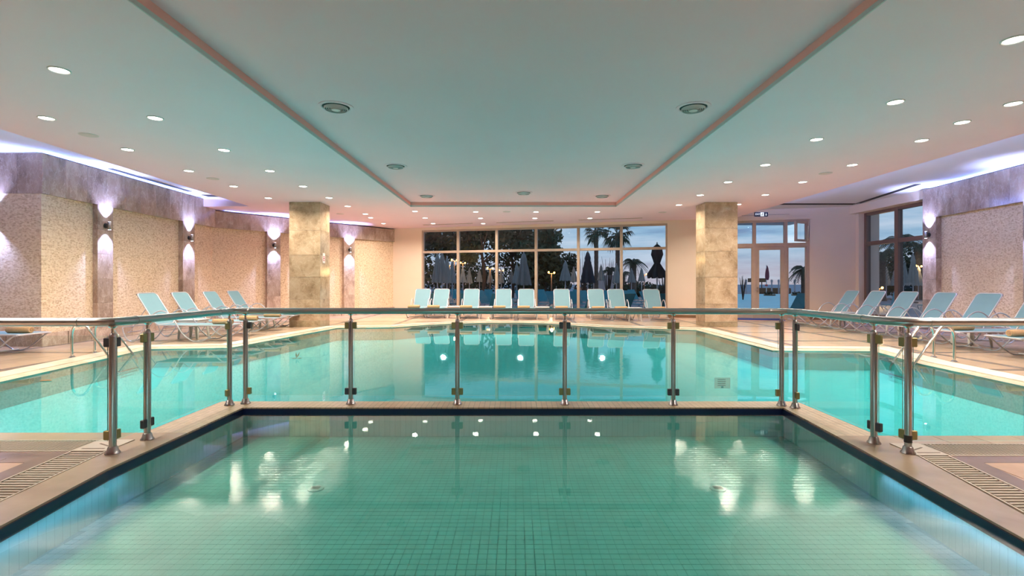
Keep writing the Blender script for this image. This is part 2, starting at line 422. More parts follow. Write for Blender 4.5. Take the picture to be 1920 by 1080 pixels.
# main pool inner outline, near-left round the far side to near-right
P = [(-5.92, 3.98), (-6.25, 6.14), (-6.70, 9.22), (-5.30, 9.42), (-4.80, 13.6), (-3.3, 13.85), (-2.7, 14.5), (-1.9, 15.05), (-.9, 15.35), (.2, 15.4), (1.0, 15.1), (1.6, 14.5), (2.3, 13.9), (4.63, 13.0), (4.58, 9.03), (6.32, 8.93), (6.02, 7.6), (5.9, 5.88), (5.78, 3.90)]
def offset(path, d):
    out = []
    for i, p in enumerate(path):
        p = Vector(p)
        a = (p-Vector(path[i-1])).normalized() if i > 0 else None
        b = (Vector(path[i+1])-p).normalized() if i < len(path)-1 else None
        if a is None: a = b
        if b is None: b = a
        na = Vector((-a.y, a.x)); nb = Vector((-b.y, b.x)); n = (na+nb).normalized()
        out.append(tuple(p+n*(d/max(.4, n.dot(na)))))
    return out
P1 = offset(P, .14); P2 = offset(P, .46)
P1[0] = (P1[0][0], 3.98); P2[0] = (P2[0][0], 3.98); P1[-1] = (P1[-1][0], 3.90); P2[-1] = (P2[-1][0], 3.90)
WP = [(-2.58, 4.79), (-2.58, 3.19), (-2.49, 2.44), (-2.40, 1.7), (-2.27, .6), (2.17, .6), (2.28, 1.7), (2.333, 2.325), (2.40, 3.06), (2.53, 4.79)]
MAIN = P+[(2.79, 3.90), (2.79, 5.04), (-2.92, 5.04), (-2.92, 3.98)]
DECKHOLE = [(P2[0][0], 3.53)]+P2[1:-1]+[(P2[-1][0], 3.44), (2.94, 3.44), (2.84, 2.83), (2.75, 2.0), (2.58, .35), (-2.76, .35), (-2.94, 2.0), (-3.02, 2.72), (-3.10, 3.53)]
ROOM = [(-12, -5), (11.2, -5), (11.2, 16.25), (10.95, 16.4), (-4.9, 20.6), (-9.3, 15.2), (-9.3, 9.5), (-12, 9.5)]

# ------------------------------------------------------------------ floor
fl = MB(); fl.prism(ROOM, -.15, -.008, holes=[DECKHOLE])
FLOOR = fl.build('floor', M_joint, kind='structure')

def split_region(outer, holes, xs, ys, gap, z0, z1):
    """cut a flat region along the grid lines; returns {cell: MB} of slabs with open joints between them"""
    bm = bmesh.new()
    loops = [list(outer)]+[list(h) for h in holes]; flat = [p for l in loops for p in l]
    vs = [bm.verts.new((p[0], p[1], 0)) for p in flat]
    for t in tessellate_polygon([[Vector((p[0], p[1], 0)) for p in l] for l in loops]):
        try: bm.faces.new([vs[i] for i in t])
        except ValueError: pass
    x0 = min(p[0] for p in outer); x1 = max(p[0] for p in outer); y0 = min(p[1] for p in outer); y1 = max(p[1] for p in outer)
    xs = [x for x in xs if x0 < x < x1]; ys = [y for y in ys if y0 < y < y1]
    for ax, lines in ((0, xs), (1, ys)):
        for c in lines:
            for s_ in (-gap/2, gap/2):
                co = (c+s_, 0, 0) if ax == 0 else (0, c+s_, 0); no = (1, 0, 0) if ax == 0 else (0, 1, 0)
                bmesh.ops.bisect_plane(bm, geom=bm.verts[:]+bm.edges[:]+bm.faces[:], plane_co=co, plane_no=no, dist=1e-6)
    import bisect as bs
    cells = {}
    for f in bm.faces:
        c = f.calc_center_median(); i = bs.bisect(xs, c.x); j = bs.bisect(ys, c.y); bad = False
        for q, arr, v in ((i, xs, c.x), (j, ys, c.y)):
            for w in (q-1, q):
                if 0 <= w < len(arr) and abs(v-arr[w]) < gap/2: bad = True
        if not bad and f.calc_area() > 1e-6: cells.setdefault((i, j), []).append(f)
    out = {}
    for key, fs in cells.items():
        mb = MB(); area_ = sum(f.calc_area() for f in fs)
        if area_ < 2e-4: continue
        edges = {}
        for f in fs:
            vl = [tuple(v.co) for v in f.verts]
            if f.normal.z < 0: vl = vl[::-1]
            mb.add([(a, b, z1) for a, b, _ in vl], [tuple(range(len(vl)))])
            for q in range(len(vl)):
                a = vl[q][:2]; b = vl[(q+1) % len(vl)][:2]
                ra = (round(a[0], 5), round(a[1], 5)); rb = (round(b[0], 5), round(b[1], 5))
                if (rb, ra) in edges: del edges[(rb, ra)]
                else: edges[(ra, rb)] = (a, b)
        for a, b in edges.values():
            mb.add([(a[0], a[1], z1), (b[0], b[1], z1), (b[0], b[1], z0), (a[0], a[1], z0)], [(3, 2, 1, 0)])
        cx = sum(f.calc_center_median().x*f.calc_area() for f in fs)/area_; cy_ = sum(f.calc_center_median().y*f.calc_area() for f in fs)/area_
        out[key] = (mb, cx, cy_, area_)
    bm.free(); return out

def lines(start, end, mod, cuts):
    r = []; a = start
    while a < end:
        r += [a+c for c in cuts]; a += mod
    return r
MOD = 1.75; CUT = [0, .14, .5425, .945, 1.3475]
gx = lines(-12.3, 12, MOD, CUT); gy = lines(6.95-MOD*8-.14, 21, MOD, CUT)
gx0 = -12.3; gy0 = 6.95-MOD*8-.14
def is_band(x, y):
    if (x-gx0) % MOD < .14 or (y-gy0) % MOD < .14: return True
    return False
# border strip of darker tiles round the near gratings
BORD_L = [(-9.5, 3.39), (-9.5, 3.53), (-3.10, 3.53), (-3.02, 2.72), (-2.94, 2.0), (-2.76, .35), (-2.90, .35), (-3.08, 2.0), (-3.22, 3.39)]
BORD_R = [(9.5, 3.31), (9.5, 3.44), (2.94, 3.44), (2.84, 2.83), (2.75, 2.0), (2.58, .35), (2.71, .35), (2.88, 2.0), (3.06, 3.31)]
def region_tiles(outer, holes, xs, ys, parent, name, matf, gap=.006, z0=-.02, z1=0, limit=300, key=None):
    cells = split_region(outer, holes, xs, ys, gap, z0, z1)
    items = sorted(cells.values(), key=lambda t: (t[2]**2+t[1]**2)**.5 if key is None else key(t))
    rest = {}
    for n, (mb, cx, cy_, ar) in enumerate(items):
        m = matf(cx, cy_)
        if n < limit and ar > .002: mb.build(name, m, parent)
        else:
            r = rest.setdefault(m.name, (m, MB()))[1]; r.add(mb.v, mb.f)
    for m, r in rest.values(): r.build(name, m, parent, kind='stuff')
# left and right tile fields: the visible ones nearest the camera are single tiles
def vis_key(t):
    _, x, y, a = t
    if y < 1.0 or abs(x/max(y, .1)) > 1.1: return 1000+abs(x)
    return y+abs(x)*.2
NEARHOLE = DECKHOLE[:0]
full_hole = [(-9.5, 3.39), (-9.5, 3.53), (P2[0][0], 3.53)]+P2[1:-1]+[(P2[-1][0], 3.44), (9.5, 3.44), (9.5, 3.31), (3.06, 3.31), (2.88, 2.0), (2.71, .35), (-2.90, .35), (-3.08, 2.0), (-3.22, 3.39)]
region_tiles(ROOM, [full_hole], gx, gy, FLOOR, 'floor_tile', lambda x, y: M_band if is_band(x, y) else M_tile, limit=240, key=vis_key)
region_tiles(BORD_L, [], [-3.7-.6*i for i in range(10)], [3.39-.6*i for i in range(0, 6)], FLOOR, 'border_tile', lambda x, y: M_band, limit=30)
region_tiles(BORD_R, [], [3.55+.6*i for i in range(10)], [3.31-.6*i for i in range(0, 6)], FLOOR, 'border_tile', lambda x, y: M_band, limit=30)

# ------------------------------------------------------------------ big pool
BIG = thing('swimming_pool', 'large turquoise swimming pool beyond the glass railing', 'pool', (0, 0, 0))
ZB = -.36
b = MB(); b.prism(MAIN, ZB-.02, ZB, top=True, bottom=False, sides=False); b.build('pool_bottom', M_pfloor, BIG)
b = MB(); nM = len(MAIN)
for i in range(nM):
    a = MAIN[i]; c = MAIN[(i+1) % nM]
    b.add([(a[0], a[1], ZB), (c[0], c[1], ZB), (c[0], c[1], -.02), (a[0], a[1], -.02)], [(0, 1, 2, 3)])
b.build('pool_wall', M_pwall2, BIG)
b = MB(); b.prism(MAIN, -.035, -.035, top=True, bottom=False, sides=False); b.build('water', M_water, BIG)
def coping(A, B, name, m, z0, z1, parent, seg=.6, drop=0):
    for i in range(len(A)-1):
        a0, a1, b0, b1 = map(Vector, (A[i], A[i+1], B[i], B[i+1]))
        n = max(1, round((a1-a0).length/seg))
        for j in range(n):
            g_ = .004/max(.05, (a1-a0).length)
            t0 = j/n+(g_ if j else 0); t1 = (j+1)/n-(g_ if j < n-1 else 0)
            q = [a0.lerp(a1, t0), a0.lerp(a1, t1), b0.lerp(b1, t1), b0.lerp(b1, t0)]
            mb = MB(); vs = [(p.x, p.y, z0) for p in q]+[(p.x, p.y, z1-(drop if w < 2 else 0)) for w, p in enumerate(q)]
            mb.add(vs, [(0, 1, 2, 3), (7, 6, 5, 4), (0, 4, 5, 1), (1, 5, 6, 2), (2, 6, 7, 3), (3, 7, 4, 0)])
            mb.build(name, m, parent)
coping(P1, P2, 'coping_stone', M_cop, -.12, .008, BIG, .8)
coping(P, P1, 'coping_lip', M_lipst, -.14, -.004, BIG, .8, .018)
# black overflow line on the near side of the big pool
tr = MB()
nearline = [(-5.92, 3.98), (-2.92, 3.98), (-2.92, 5.04), (2.79, 5.04), (2.79, 3.90), (5.78, 3.90)]
for i in range(len(nearline)-1):
    a = Vector(nearline[i]); c = Vector(nearline[i+1]); d = (c-a).normalized(); nrm = Vector((-d.y, d.x))*.022
    q = [a-nrm*.0, c-nrm*.0, c+nrm, a+nrm]
    tr.add([(p.x, p.y, -.05) for p in q]+[(p.x, p.y, -.006) for p in q], [(3, 2, 1, 0), (4, 5, 6, 7), (0, 1, 5, 4), (1, 2, 6, 5), (2, 3, 7, 6), (3, 0, 4, 7)])
tr.build('overflow_trim', M_black, BIG)

# ------------------------------------------------------------------ wading pool
WAD = thing('wading_pool', 'shallow green tiled pool in front of the railing', 'pool', (0, 0, 0))
ZW = -.27
b = MB(); b.prism(WP, ZW-.03, ZW-.004, top=True, bottom=False, sides=False); b.build('pool_bottom', M_grout, WAD)
b = MB()
for i in range(len(WP)):
    a = WP[i]; c = WP[(i+1) % len(WP)]
    b.add([(a[0], a[1], ZW-.01), (c[0], c[1], ZW-.01), (c[0], c[1], -.03), (a[0], a[1], -.03)], [(0, 1, 2, 3)])
b.build('pool_wall', M_poolw, WAD)
b = MB(); b.prism(WP, -.04, -.04, top=True, bottom=False, sides=False); b.build('water', M_water2, WAD)
# navy waterline tile
b = MB()
for i in range(len(WP)):
    if i == 4: continue
    a = Vector(WP[i]); c = Vector(WP[(i+1) % len(WP)]); d = (c-a).normalized(); nrm = Vector((-d.y, d.x))*.012
    q = [a, c, c+nrm, a+nrm]
    b.add([(p.x, p.y, -.075) for p in q]+[(p.x, p.y, -.012) for p in q], [(0, 1, 2, 3), (7, 6, 5, 4), (0, 4, 5, 1), (1, 5, 6, 2), (2, 6, 7, 3), (3, 7, 4, 0)])
b.build('waterline_tile', M_navy, WAD)
# stone rim: frame round the wading pool and the strip along the big pool
RIM_L = [(-6.3, 3.79), (-2.85, 3.79), (-2.85, 3.53), (-2.77, 2.72), (-2.69, 2.0), (-2.5, .35), (-2.27, .6), (-2.40, 1.7), (-2.49, 2.44), (-2.58, 3.19), (-2.58, 3.98), (-6.3, 3.98)]
RIM_R = [(6.15, 3.70), (2.73, 3.70), (2.73, 3.44), (2.575, 2.57), (2.5, 2.0), (2.35, .35), (2.17, .6), (2.28, 1.7), (2.333, 2.325), (2.40, 3.06), (2.468, 3.90), (6.15, 3.90)]
RIM_F = [(-2.92, 3.98), (-2.58, 3.98), (-2.58, 4.79), (2.53, 4.79), (2.468, 3.90), (2.79, 3.90), (2.79, 5.04), (-2.92, 5.04)]
RIM_N = [(-2.5, .35), (2.35, .35), (2.17, .6), (-2.27, .6)]
region_tiles(RIM_L, [], [-2.9-.3*i for i in range(12)], [3.79-.5*i for i in range(1, 8)], WAD, 'rim_stone', lambda x, y: M_stone, gap=.005, z0=-.08, limit=60)
region_tiles(RIM_R, [], [2.9+.3*i for i in range(12)], [3.70-.5*i for i in range(1, 8)], WAD, 'rim_stone', lambda x, y: M_stone, gap=.005, z0=-.08, limit=60)
region_tiles(RIM_F, [], [-2.3+.5*i for i in range(11)], [4.25], WAD, 'divider_slab', lambda x, y: M_mos, gap=.002, z0=-.08, limit=60)
region_tiles(RIM_N, [], [-2.+.5*i for i in range(11)], [], WAD, 'rim_stone', lambda x, y: M_stone, gap=.005, z0=-.08, limit=60)
b = MB(); b.box(-2.91, 2.78, 4.80, 5.03, -.33, -.09); b.box(-2.91, -2.60, 3.99, 4.80, -.33, -.09); b.box(2.55, 2.78, 3.91, 4.80, -.33, -.09)
b.build('divider_core', M_pwall2, WAD)
# floor tiles of the wading pool
ts = .05
def inside(p, poly):
    r = False
    for i in range(len(poly)):
        a = poly[i]; c = poly[i-1]
        if (a[1] > p[1]) != (c[1] > p[1]) and p[0] < (c[0]-a[0])*(p[1]-a[1])/(c[1]-a[1])+a[0]: r = not r
    return r
tm = MB(); tm.box(-.0235, .0235, -.0235, .0235, -.004, .0); tile_me = tm.mesh('tile', M_wtile)
spots = []
for i in range(-53, 53):
    for j in range(12, 96):
        x = i*ts+.025; y = j*ts+.025
        if all(inside((x+dx, y+dy), WP) for dx in (-.024, .024) for dy in (-.024, .024)): spots.append((x, y))
vis = sorted([s_ for s_ in spots if s_[1] > 2.0 and abs(s_[0]) < s_[1]*1.15], key=lambda s_: s_[1])[:300]
vs_ = set(vis)
for x, y in vis: place('tile', tile_me, WAD, (x, y, ZW))
rest = MB()
for x, y in spots:
    if (x, y) in vs_: continue
    h_ = .0235; rest.add([(x-h_, y-h_, ZW), (x+h_, y-h_, ZW), (x+h_, y+h_, ZW), (x-h_, y+h_, ZW), (x-h_, y-h_, ZW-.004), (x+h_, y-h_, ZW-.004)], [(0, 1, 2, 3), (4, 5, 1, 0)])
rest.build('tile', M_wtile, WAD, kind='stuff')
for (px, py) in ((592, 917), (1346, 917)):
    t_ = (H-ZW)/((py-CY)/FOC); dx = k(px)*t_
    d = MB(); d.lathe([(.055, ZW), (.055, ZW+.006), (.045, ZW+.009)], 20, (dx, t_))
    dr = d.build('floor_drain', M_poolw, WAD, True)
    for s_ in (-1, 0, 1):
        e = MB(); e.box(dx-.03, dx+.03, t_+s_*.018-.004, t_+s_*.018+.004, ZW+.0085, ZW+.0105); e.build('drain_slot', M_dark, dr)

# ------------------------------------------------------------------ gutter gratings
def grating(side, label):
    g_ = thing('gutter_grating', label, 'grating', (0, 0, 0))
    s_ = -1 if side == 'l' else 1
    if side == 'l': yo, yi, inner, outer_ = 3.79, 3.53, lambda y: -2.69-.08*(y-2.0)/.72, lambda y: -2.94-.16*(y-2.0)/1.53
    else: yo, yi, inner, outer_ = 3.70, 3.44, lambda y: 2.5+.15*(y-2.0)/.9, lambda y: 2.75+.19*(y-2.0)/1.44
    ch = MB()
    xin = -2.85 if side == 'l' else 2.73; xout = -3.10 if side == 'l' else 2.94
    ch.prism([(xout, yi), (xout, yo), (6.3*s_, yo), (6.3*s_, yi)], -.09, -.045)
    ch.prism([(inner(.35), .35), (inner(yi), yi), (outer_(yi), yi), (outer_(.35), .35)], -.09, -.045)
    ch.build('gutter_channel', M_dark, g_)
    # run along the big pool: slats point away from the camera
    cross = MB(); cross.box(-.006, .006, yi+.012, yo-.012, -.025, .002, bev=.002); cm = cross.mesh('slat', M_grate)
    x = abs(xout)+.02; n = 0
    while x < 6.2:
        place('slat', cm, g_, (x*s_, 0, 0)); x += .027
    for yy in (yi+.006, yo-.006):
        e = MB(); e.box(min(xout, 6.25*s_), max(xout, 6.25*s_), yy-.006, yy+.006, -.03, .003); e.build('edge_rail', M_grate, g_)
    y = yi-.02
    while y > .4:
        a, c = inner(y), outer_(y); e = MB(); e.box(min(a, c)+.012, max(a, c)-.012, -.008, .008, -.025, .002, bev=.002); e.build('slat', M_grate, g_, loc=(0, y, 0)); y -= .036
    for fn in (inner, outer_):
        e = MB(); a = fn(.35); c = fn(yi); o_ = .006
        e.prism([(a-o_, .35), (a+o_, .35), (c+o_, yi), (c-o_, yi)], -.03, .003); e.build('edge_rail', M_grate, g_)
    # engraved corner plate
    e = MB(); e.prism([(xin, yi), (xout, yi), (xout, yo), (xin, yo)], -.03, .006); cp = e.build('corner_plate', M_grate, g_)
    mx_ = (xin+xout)/2; my = (yi+yo)/2
    for (ax, ay, bx, by) in ((-.07, -.08, .09, -.08), (-.06, -.03, .05, .03), (-.09, -.04, -.02, .09)):
        e = MB(); d = Vector((bx-ax, by-ay)).normalized(); nn = Vector((-d.y, d.x))*.006
        q = [Vector((ax, ay))-nn, Vector((bx, by))-nn, Vector((bx, by))+nn, Vector((ax, ay))+nn]
        e.prism([(mx_-s_*p.x*-1, my+p.y) for p in q], .0062, .0075); e.build('groove', M_joint, cp)
    return g_
grating('l', 'cream slatted gutter grating bending round the corner at the left railing post')
grating('r', 'cream slatted gutter grating bending round the corner at the right railing post')

# ------------------------------------------------------------------ walls
# left: block and long stone-clad wall with marble pilasters and a marble band
WL = struct('wall_left')
b = MB()
Pp = lambda X, Y: (X, Y)
back = MB()
back.prism([(-12.3, 9.42), (-8.83, 9.42), (-8.83, 9.6), (-8.97, 9.75), (-8.97, 10.72), (-9.3, 10.72), (-9.3, 15.6), (-12.3, 15.6)], 0, ZP)
backing = [(-9.3, 9.5), (-8.83, 9.42)]
def facing(pts, z0, z1, thick, m, name, parent, kind=None):
    """a vertical slab of the given thickness along a polyline (thickness to the left of travel)"""
    q = offset(pts, thick); e = MB(); e.prism(list(pts)+q[::-1], z0, z1); o = e.build(name, m, parent)
    return o
ZF = 2.85
D2 = (FA-K1).normalized(); N2 = Vector((-D2.y, D2.x))     # N2 points behind the oblique wall
def s1(y, d=0): return (-8.82-.13*(y-9.42)/5.68-d, y)
def s2(t, d=0): p = K1+D2*t+N2*d; return (p.x, p.y)
LEN2 = (FA-K1).length
def s2x(x):            # distance along the oblique wall for image column x
    kk = k(x); return (kk*K1.y-K1.x)/(D2.x-kk*D2.y)
def s1y(x): 
    kk = k(x); y = 9.42
    for _ in range(8): y = s1(y)[0]/kk
    return y
# stone faces
facing([(-12.2, 9.43), (-8.83, 9.43)], .24, ZF+.02, .1, M_stx, 'stone_panel', WL)
facing([(-8.832, 9.53), (-8.95, s1y(183))], .24, ZF+.02, .3, M_sty, 'stone_panel', WL)
facing([s1(s1y(212), .12), s1(s1y(343), .12)], .24, ZF+.02, .3, M_sty, 'stone_panel', WL)
facing([s1(s1y(365), .12), s1(15.14, .12), s2(s2x(501), .12)], .24, ZF+.02, .3, M_std, 'stone_panel', WL)
facing([s2(s2x(526), .12), s2(s2x(645), .12)], .24, ZF+.02, .3, M_std, 'stone_panel', WL)
facing([s2(s2x(665), .12), s2(LEN2, .06)], .24, ZF+.02, .3, M_std, 'stone_panel', WL)
facing([(-12.2, 9.44), (-8.815, 9.44), s1(15.1, .10), s2(LEN2, .10)][1:], 0, ZP, .35, M_cream, 'wall_core', WL) if False else None
# dense core behind the claddings
core = MB(); core.prism([(-12.3, 9.55), (-9.05, 9.55), (-9.15, 15.2), s2(LEN2, .30), s2(LEN2, .7), (-9.8, 16.2), (-12.3, 16.2)], 0, ZP+.1); core.build('wall_core', M_cream, WL)
b = MB(); b.box(-12.4, -12.1, -5.2, 9.6, 0, ZP); b.build('side_wall', M_cream, WL)
# plinth
for a, c in (((-12.1, 9.41), (-8.81, 9.41)), ((-8.80, 9.41), s1(15.12, -.02)), (s1(15.12, -.02), s2(LEN2, -.02))):
    a = Vector(a); c = Vector(c); n = max(1, round((c-a).length/.6))
    for i in range(n):
        p, q = a.lerp(c, i/n+.002), a.lerp(c, (i+1)/n-.002); facing([p, q], 0, .24, .16, M_marble, 'plinth_block', WL)
# marble band panels
def band(a, c, z0, z1, thick, parent, seg=.5, name='marble_panel', m=None):
    a = Vector(a); c = Vector(c); n = max(1, round((c-a).length/seg))
    for i in range(n):
        p, q = a.lerp(c, i/n+.0015/(c-a).length), a.lerp(c, (i+1)/n-.0015/(c-a).length); facing([p, q], z0, z1, thick, m or M_marble, name, parent)
band((-12.1, 9.42), (-8.80, 9.42), ZF, 3.60, .14, WL)
band((-8.82, 9.425), (K1.x, K1.y), ZF, 3.60, .13, WL)
band((K1.x, K1.y), (FA.x, FA.y), ZF, 3.34, .13, WL)
def pilaster(a, c, parent, ztop=ZF, nrow=5):
    for i in range(nrow):
        facing([Vector(a), Vector(c)], .24+(ztop-.24)*i/nrow+.0015, .24+(ztop-.24)*(i+1)/nrow-.0015, .14, M_marble, 'pilaster_block', parent)
PL = [(s1(s1y(183)), s1(s1y(212))), (s1(s1y(343)), s1(s1y(365))), (s2(s2x(501)), s2(s2x(526))), (s2(s2x(645)), s2(s2x(665)))]
for a, c in PL: pilaster(a, c, WL)

# right wall
WR = struct('wall_right')
RA = Vector((10.35, 10.3)); RB = Vector((10.6, 13.2)); RD = (RB-RA).normalized()
def r1(y, d=0): t = (y-RA.y)/RD.y; p = RA+RD*t; return (p.x+d, y)
ry = [13.2, 12.73, 10.34, 9.87, 7.48, 7.01, 4.62, 4.15]
core = MB(); core.prism([r1(13.19, .3), r1(-5, .3), (11.6, -5), (11.6, 13.19)], 0, ZP+.1); core.build('wall_core', M_cream, WR)
for i in range(1, 7, 2):
    facing([r1(ry[i], .13), r1(ry[i+1], .13)], .24, ZF+.02, .25, M_sty, 'stone_panel', WR)
facing([r1(4.15, .13), r1(-5, .13)], .24, ZF+.02, .25, M_sty, 'stone_panel', WR)
for i in range(0, 8, 2): pilaster(r1(ry[i]), r1(ry[i+1]), WR)
band(r1(13.2), r1(3), ZF, 3.60, .16, WR)
band(r1(3), r1(-5), ZF, 3.60, .16, WR, 2)
a = Vector(r1(13.2, -.02)); c = Vector(r1(3, -.02))
for i in range(17): facing([a.lerp(c, i/17+.001), a.lerp(c, (i+1)/17-.001)], 0, .24, .17, M_marble, 'plinth_block', WR)
facing([r1(13.2), (11.5, 13.2)][::-1], 0, 3.6, .1, M_marble, 'return_slab', WR)
# window wall to the right (deep reveal, lintel)
b = MB(); b.box(10.72, 11.35, 13.2, 16.45, 3.40, ZP+.05); b.build('lintel', M_cream, WR)
b = MB(); b.prism([(10.88, 16.07), (11.5, 16.07), (11.5, 16.4), (10.9, 16.4)], 0, ZP+.05); b.build('reveal', M_cream, WR)
b = MB(); b.box(11.0, 11.3, 13.2, 16.1, 0, .12); b.build('sill', M_frame2, WR)

# far wall, built in its own frame: x along the wall, y outwards
WF = struct('wall_far', (FA.x, FA.y, 0), FANG)
u0, u1 = wallX(790.5), wallX(1251.5); v0, v1 = 12.1, wallX(1518.5); UL = (FB-FA).length
ZT = 3.285
b = MB()
for (xa, xb, za, zb) in ((-.5, u0, 0, ZP), (u1, v0, 0, ZP), (v1, UL+.6, 0, ZP), (u0, u1, ZT, ZP), (v0, v1, ZT, ZP), (u0, u1, 0, .08)):
    b.box(xa, xb, 0, .3, za, zb+(.05 if zb == ZP else 0))
b.build('wall_face', M_cream, WF)
b = MB(); b.box(0, u0, -.012, 0, 0, .09); b.box(u1, v0, -.012, 0, 0, .09); b.box(v1, UL, -.012, 0, 0, .09); b.build('skirting', simple('skirting_brown', (.22, .12, .06), .4), WF)
b = MB(); b.box(v0-.05, v1+.06, -.05, 0, ZT+.0, ZT+.10); b.build('door_lintel', M_cream, WF)
# back wall behind the camera
b = MB(); b.box(-12.4, 11.6, -5.3, -5.0, 0, ZP+.05); b.build('wall_back', M_cream, kind='structure')

# ------------------------------------------------------------------ windows
W1 = struct('window_1', (FA.x, FA.y, 0), FANG)
def bar(parent, x0, x1, y0, y1, z0, z1, name='frame_bar', m=None):
    e = MB(); e.box(x0, x1, y0, y1, z0, z1, bev=.004); return e.build(name, m or M_frame, parent)
def paneo(parent, x0, x1, z0, z1, y=.10, name='pane', m=None):
    e = MB(); e.add([(x0, y, z0), (x1, y, z0), (x1, y, z1), (x0, y, z1)], [(0, 1, 2, 3)]); return e.build(name, m or M_pane, parent)
mull = [wallX(x) for x in (858, 930.5, 1004.5, 1084, 1165)]
bar(W1, u0, u0+.06, .03, .16, .08, ZT, 'mullion'); bar(W1, u1-.06, u1, .03, .16, .08, ZT, 'mullion')
bar(W1, u0+.06, u1-.06, .03, .16, ZT-.07, ZT, 'head_rail'); bar(W1, u0+.06, u1-.06, .03, .16, .08, .15, 'bottom_rail')
ed = [u0+.06]+mull+[u1-.06]
for m_ in mull: bar(W1, m_-.048, m_+.048, .02, .16, .15, ZT-.07, 'mullion')
for i in range(6):
    xa = ed[i]+(.048 if i else 0); xb = ed[i+1]-(.048 if i < 5 else 0)
    bar(W1, xa, xb, .03, .15, 2.375, 2.465, 'transom')
    paneo(W1, xa, xb, .15, 2.375); paneo(W1, xa, xb, 2.465, ZT-.07)
# glazed door front
W2 = struct('door_1', (FA.x, FA.y, 0), FANG)
c1, c2, c3 = wallX(1415), wallX(1474), v1
bar(W2, v0, v0+.07, .03, .16, 0, ZT, 'mullion'); bar(W2, c1-.05, c1+.05, .02, .16, 0, ZT-.07, 'mullion'); bar(W2, c2-.05, c2+.05, .02, .16, 0, ZT-.07, 'mullion'); bar(W2, c3-.08, c3, .02, .16, 0, ZT, 'mullion')
bar(W2, v0+.07, c3-.08, .02, .16, ZT-.07, ZT, 'head_rail')
zt1 = 2.40
for xa, xb in ((v0+.07, c1-.05), (c1+.05, c2-.05), (c2+.05, c3-.08)): bar(W2, xa, xb, .02, .15, zt1, zt1+.12, 'transom')
paneo(W2, v0+.07, c1-.05, zt1+.12, ZT-.07); paneo(W2, c1+.05, c2-.05, zt1+.12, ZT-.07)
for xa, xb, nm in ((v0+.07, c1-.05, 'side_leaf'), (c1+.05, c2-.05, 'door_leaf'), (c2+.05, c3-.08, 'side_leaf')):
    e = MB()
    w_ = .10 if nm == 'door_leaf' else .035
    e.box(xa, xa+w_, .04, .13, .02, zt1-.005); e.box(xb-w_, xb, .04, .13, .02, zt1-.005); e.box(xa+w_, xb-w_, .04, .13, zt1-w_, zt1-.005); e.box(xa+w_, xb-w_, .04, .13, .02, .34)
    o = e.build(nm, M_frame, W2); paneo(o, xa+w_, xb-w_, .34, zt1-w_)
    if nm == 'door_leaf':
        e = MB(); e.tube([(xa+.05, .03, .98), (xa+.05, -.03, .98), (xa-.06, -.035, .985)], .011, 8); e.box(xa+.03, xa+.07, .025, .04, .9, 1.06); e.build('door_handle', M_shiny, o, True)
# tilted open vent sash, upper right
xa, xb = c2+.05, c3-.08
e = MB(); w_ = .075; L_ = xb-xa-.02; zz0, zz1 = zt1+.14, ZT-.08
e.box(-L_, -L_+w_, -.03, .03, zz0, zz1); e.box(-w_, 0, -.03, .03, zz0, zz1); e.box(-L_+w_, -w_, -.03, .03, zz0, zz0+w_); e.box(-L_+w_, -w_, -.03, .03, zz1-w_, zz1)
sash = e.build('open_sash', M_frame, W2); sash.location = (xb-.01, -.02, 0); sash.rotation_euler = (0, 0, radians(38))
paneo(sash, -L_+w_, -w_, zz0+w_, zz1-w_, 0)
e = MB(); e.tube([(xb+.02, -.01, zz0+.05), (xb+.02, -.05, zz0+.1), (xb+.02, -.05, zz1-.15)], .009, 6); e.build('hinge_rod', M_shiny, W2, True)
# right window, in plane X = 11.1
W3 = struct('window_2', (11.1, 16.07, 0), -pi/2)     # local x runs toward the camera
def yl(Y): return 16.07-Y
m1 = yl(14.72)
for xa, xb in ((0, .10), (m1-.07, m1+.07), (yl(13.3), yl(13.2))): bar(W3, xa, xb, -.05, .09, .12, 3.40, 'mullion', M_frame2)
for xa, xb in ((.10, m1-.07), (m1+.07, yl(13.3))):
    bar(W3, xa, xb, -.04, .08, 3.31, 3.40, 'head_rail', M_frame2); bar(W3, xa, xb, -.04, .08, .12, .22, 'bottom_rail', M_frame2); bar(W3, xa, xb, -.04, .08, 2.37, 2.49, 'transom', M_frame2)
    paneo(W3, xa, xb, .22, 2.37, .02); paneo(W3, xa, xb, 2.49, 3.31, .02)
# door mat
e = MB(); e.box(v0+.1, v1-.9, -.75, -.02, .0, .015, bev=.004)
o = e.build('door_mat', M_mat); o.location = (FA.x, FA.y, .001); o.rotation_euler = (0, 0, FANG); o['label'] = 'dark blue entrance mat in front of the glazed door'; o['category'] = 'mat'

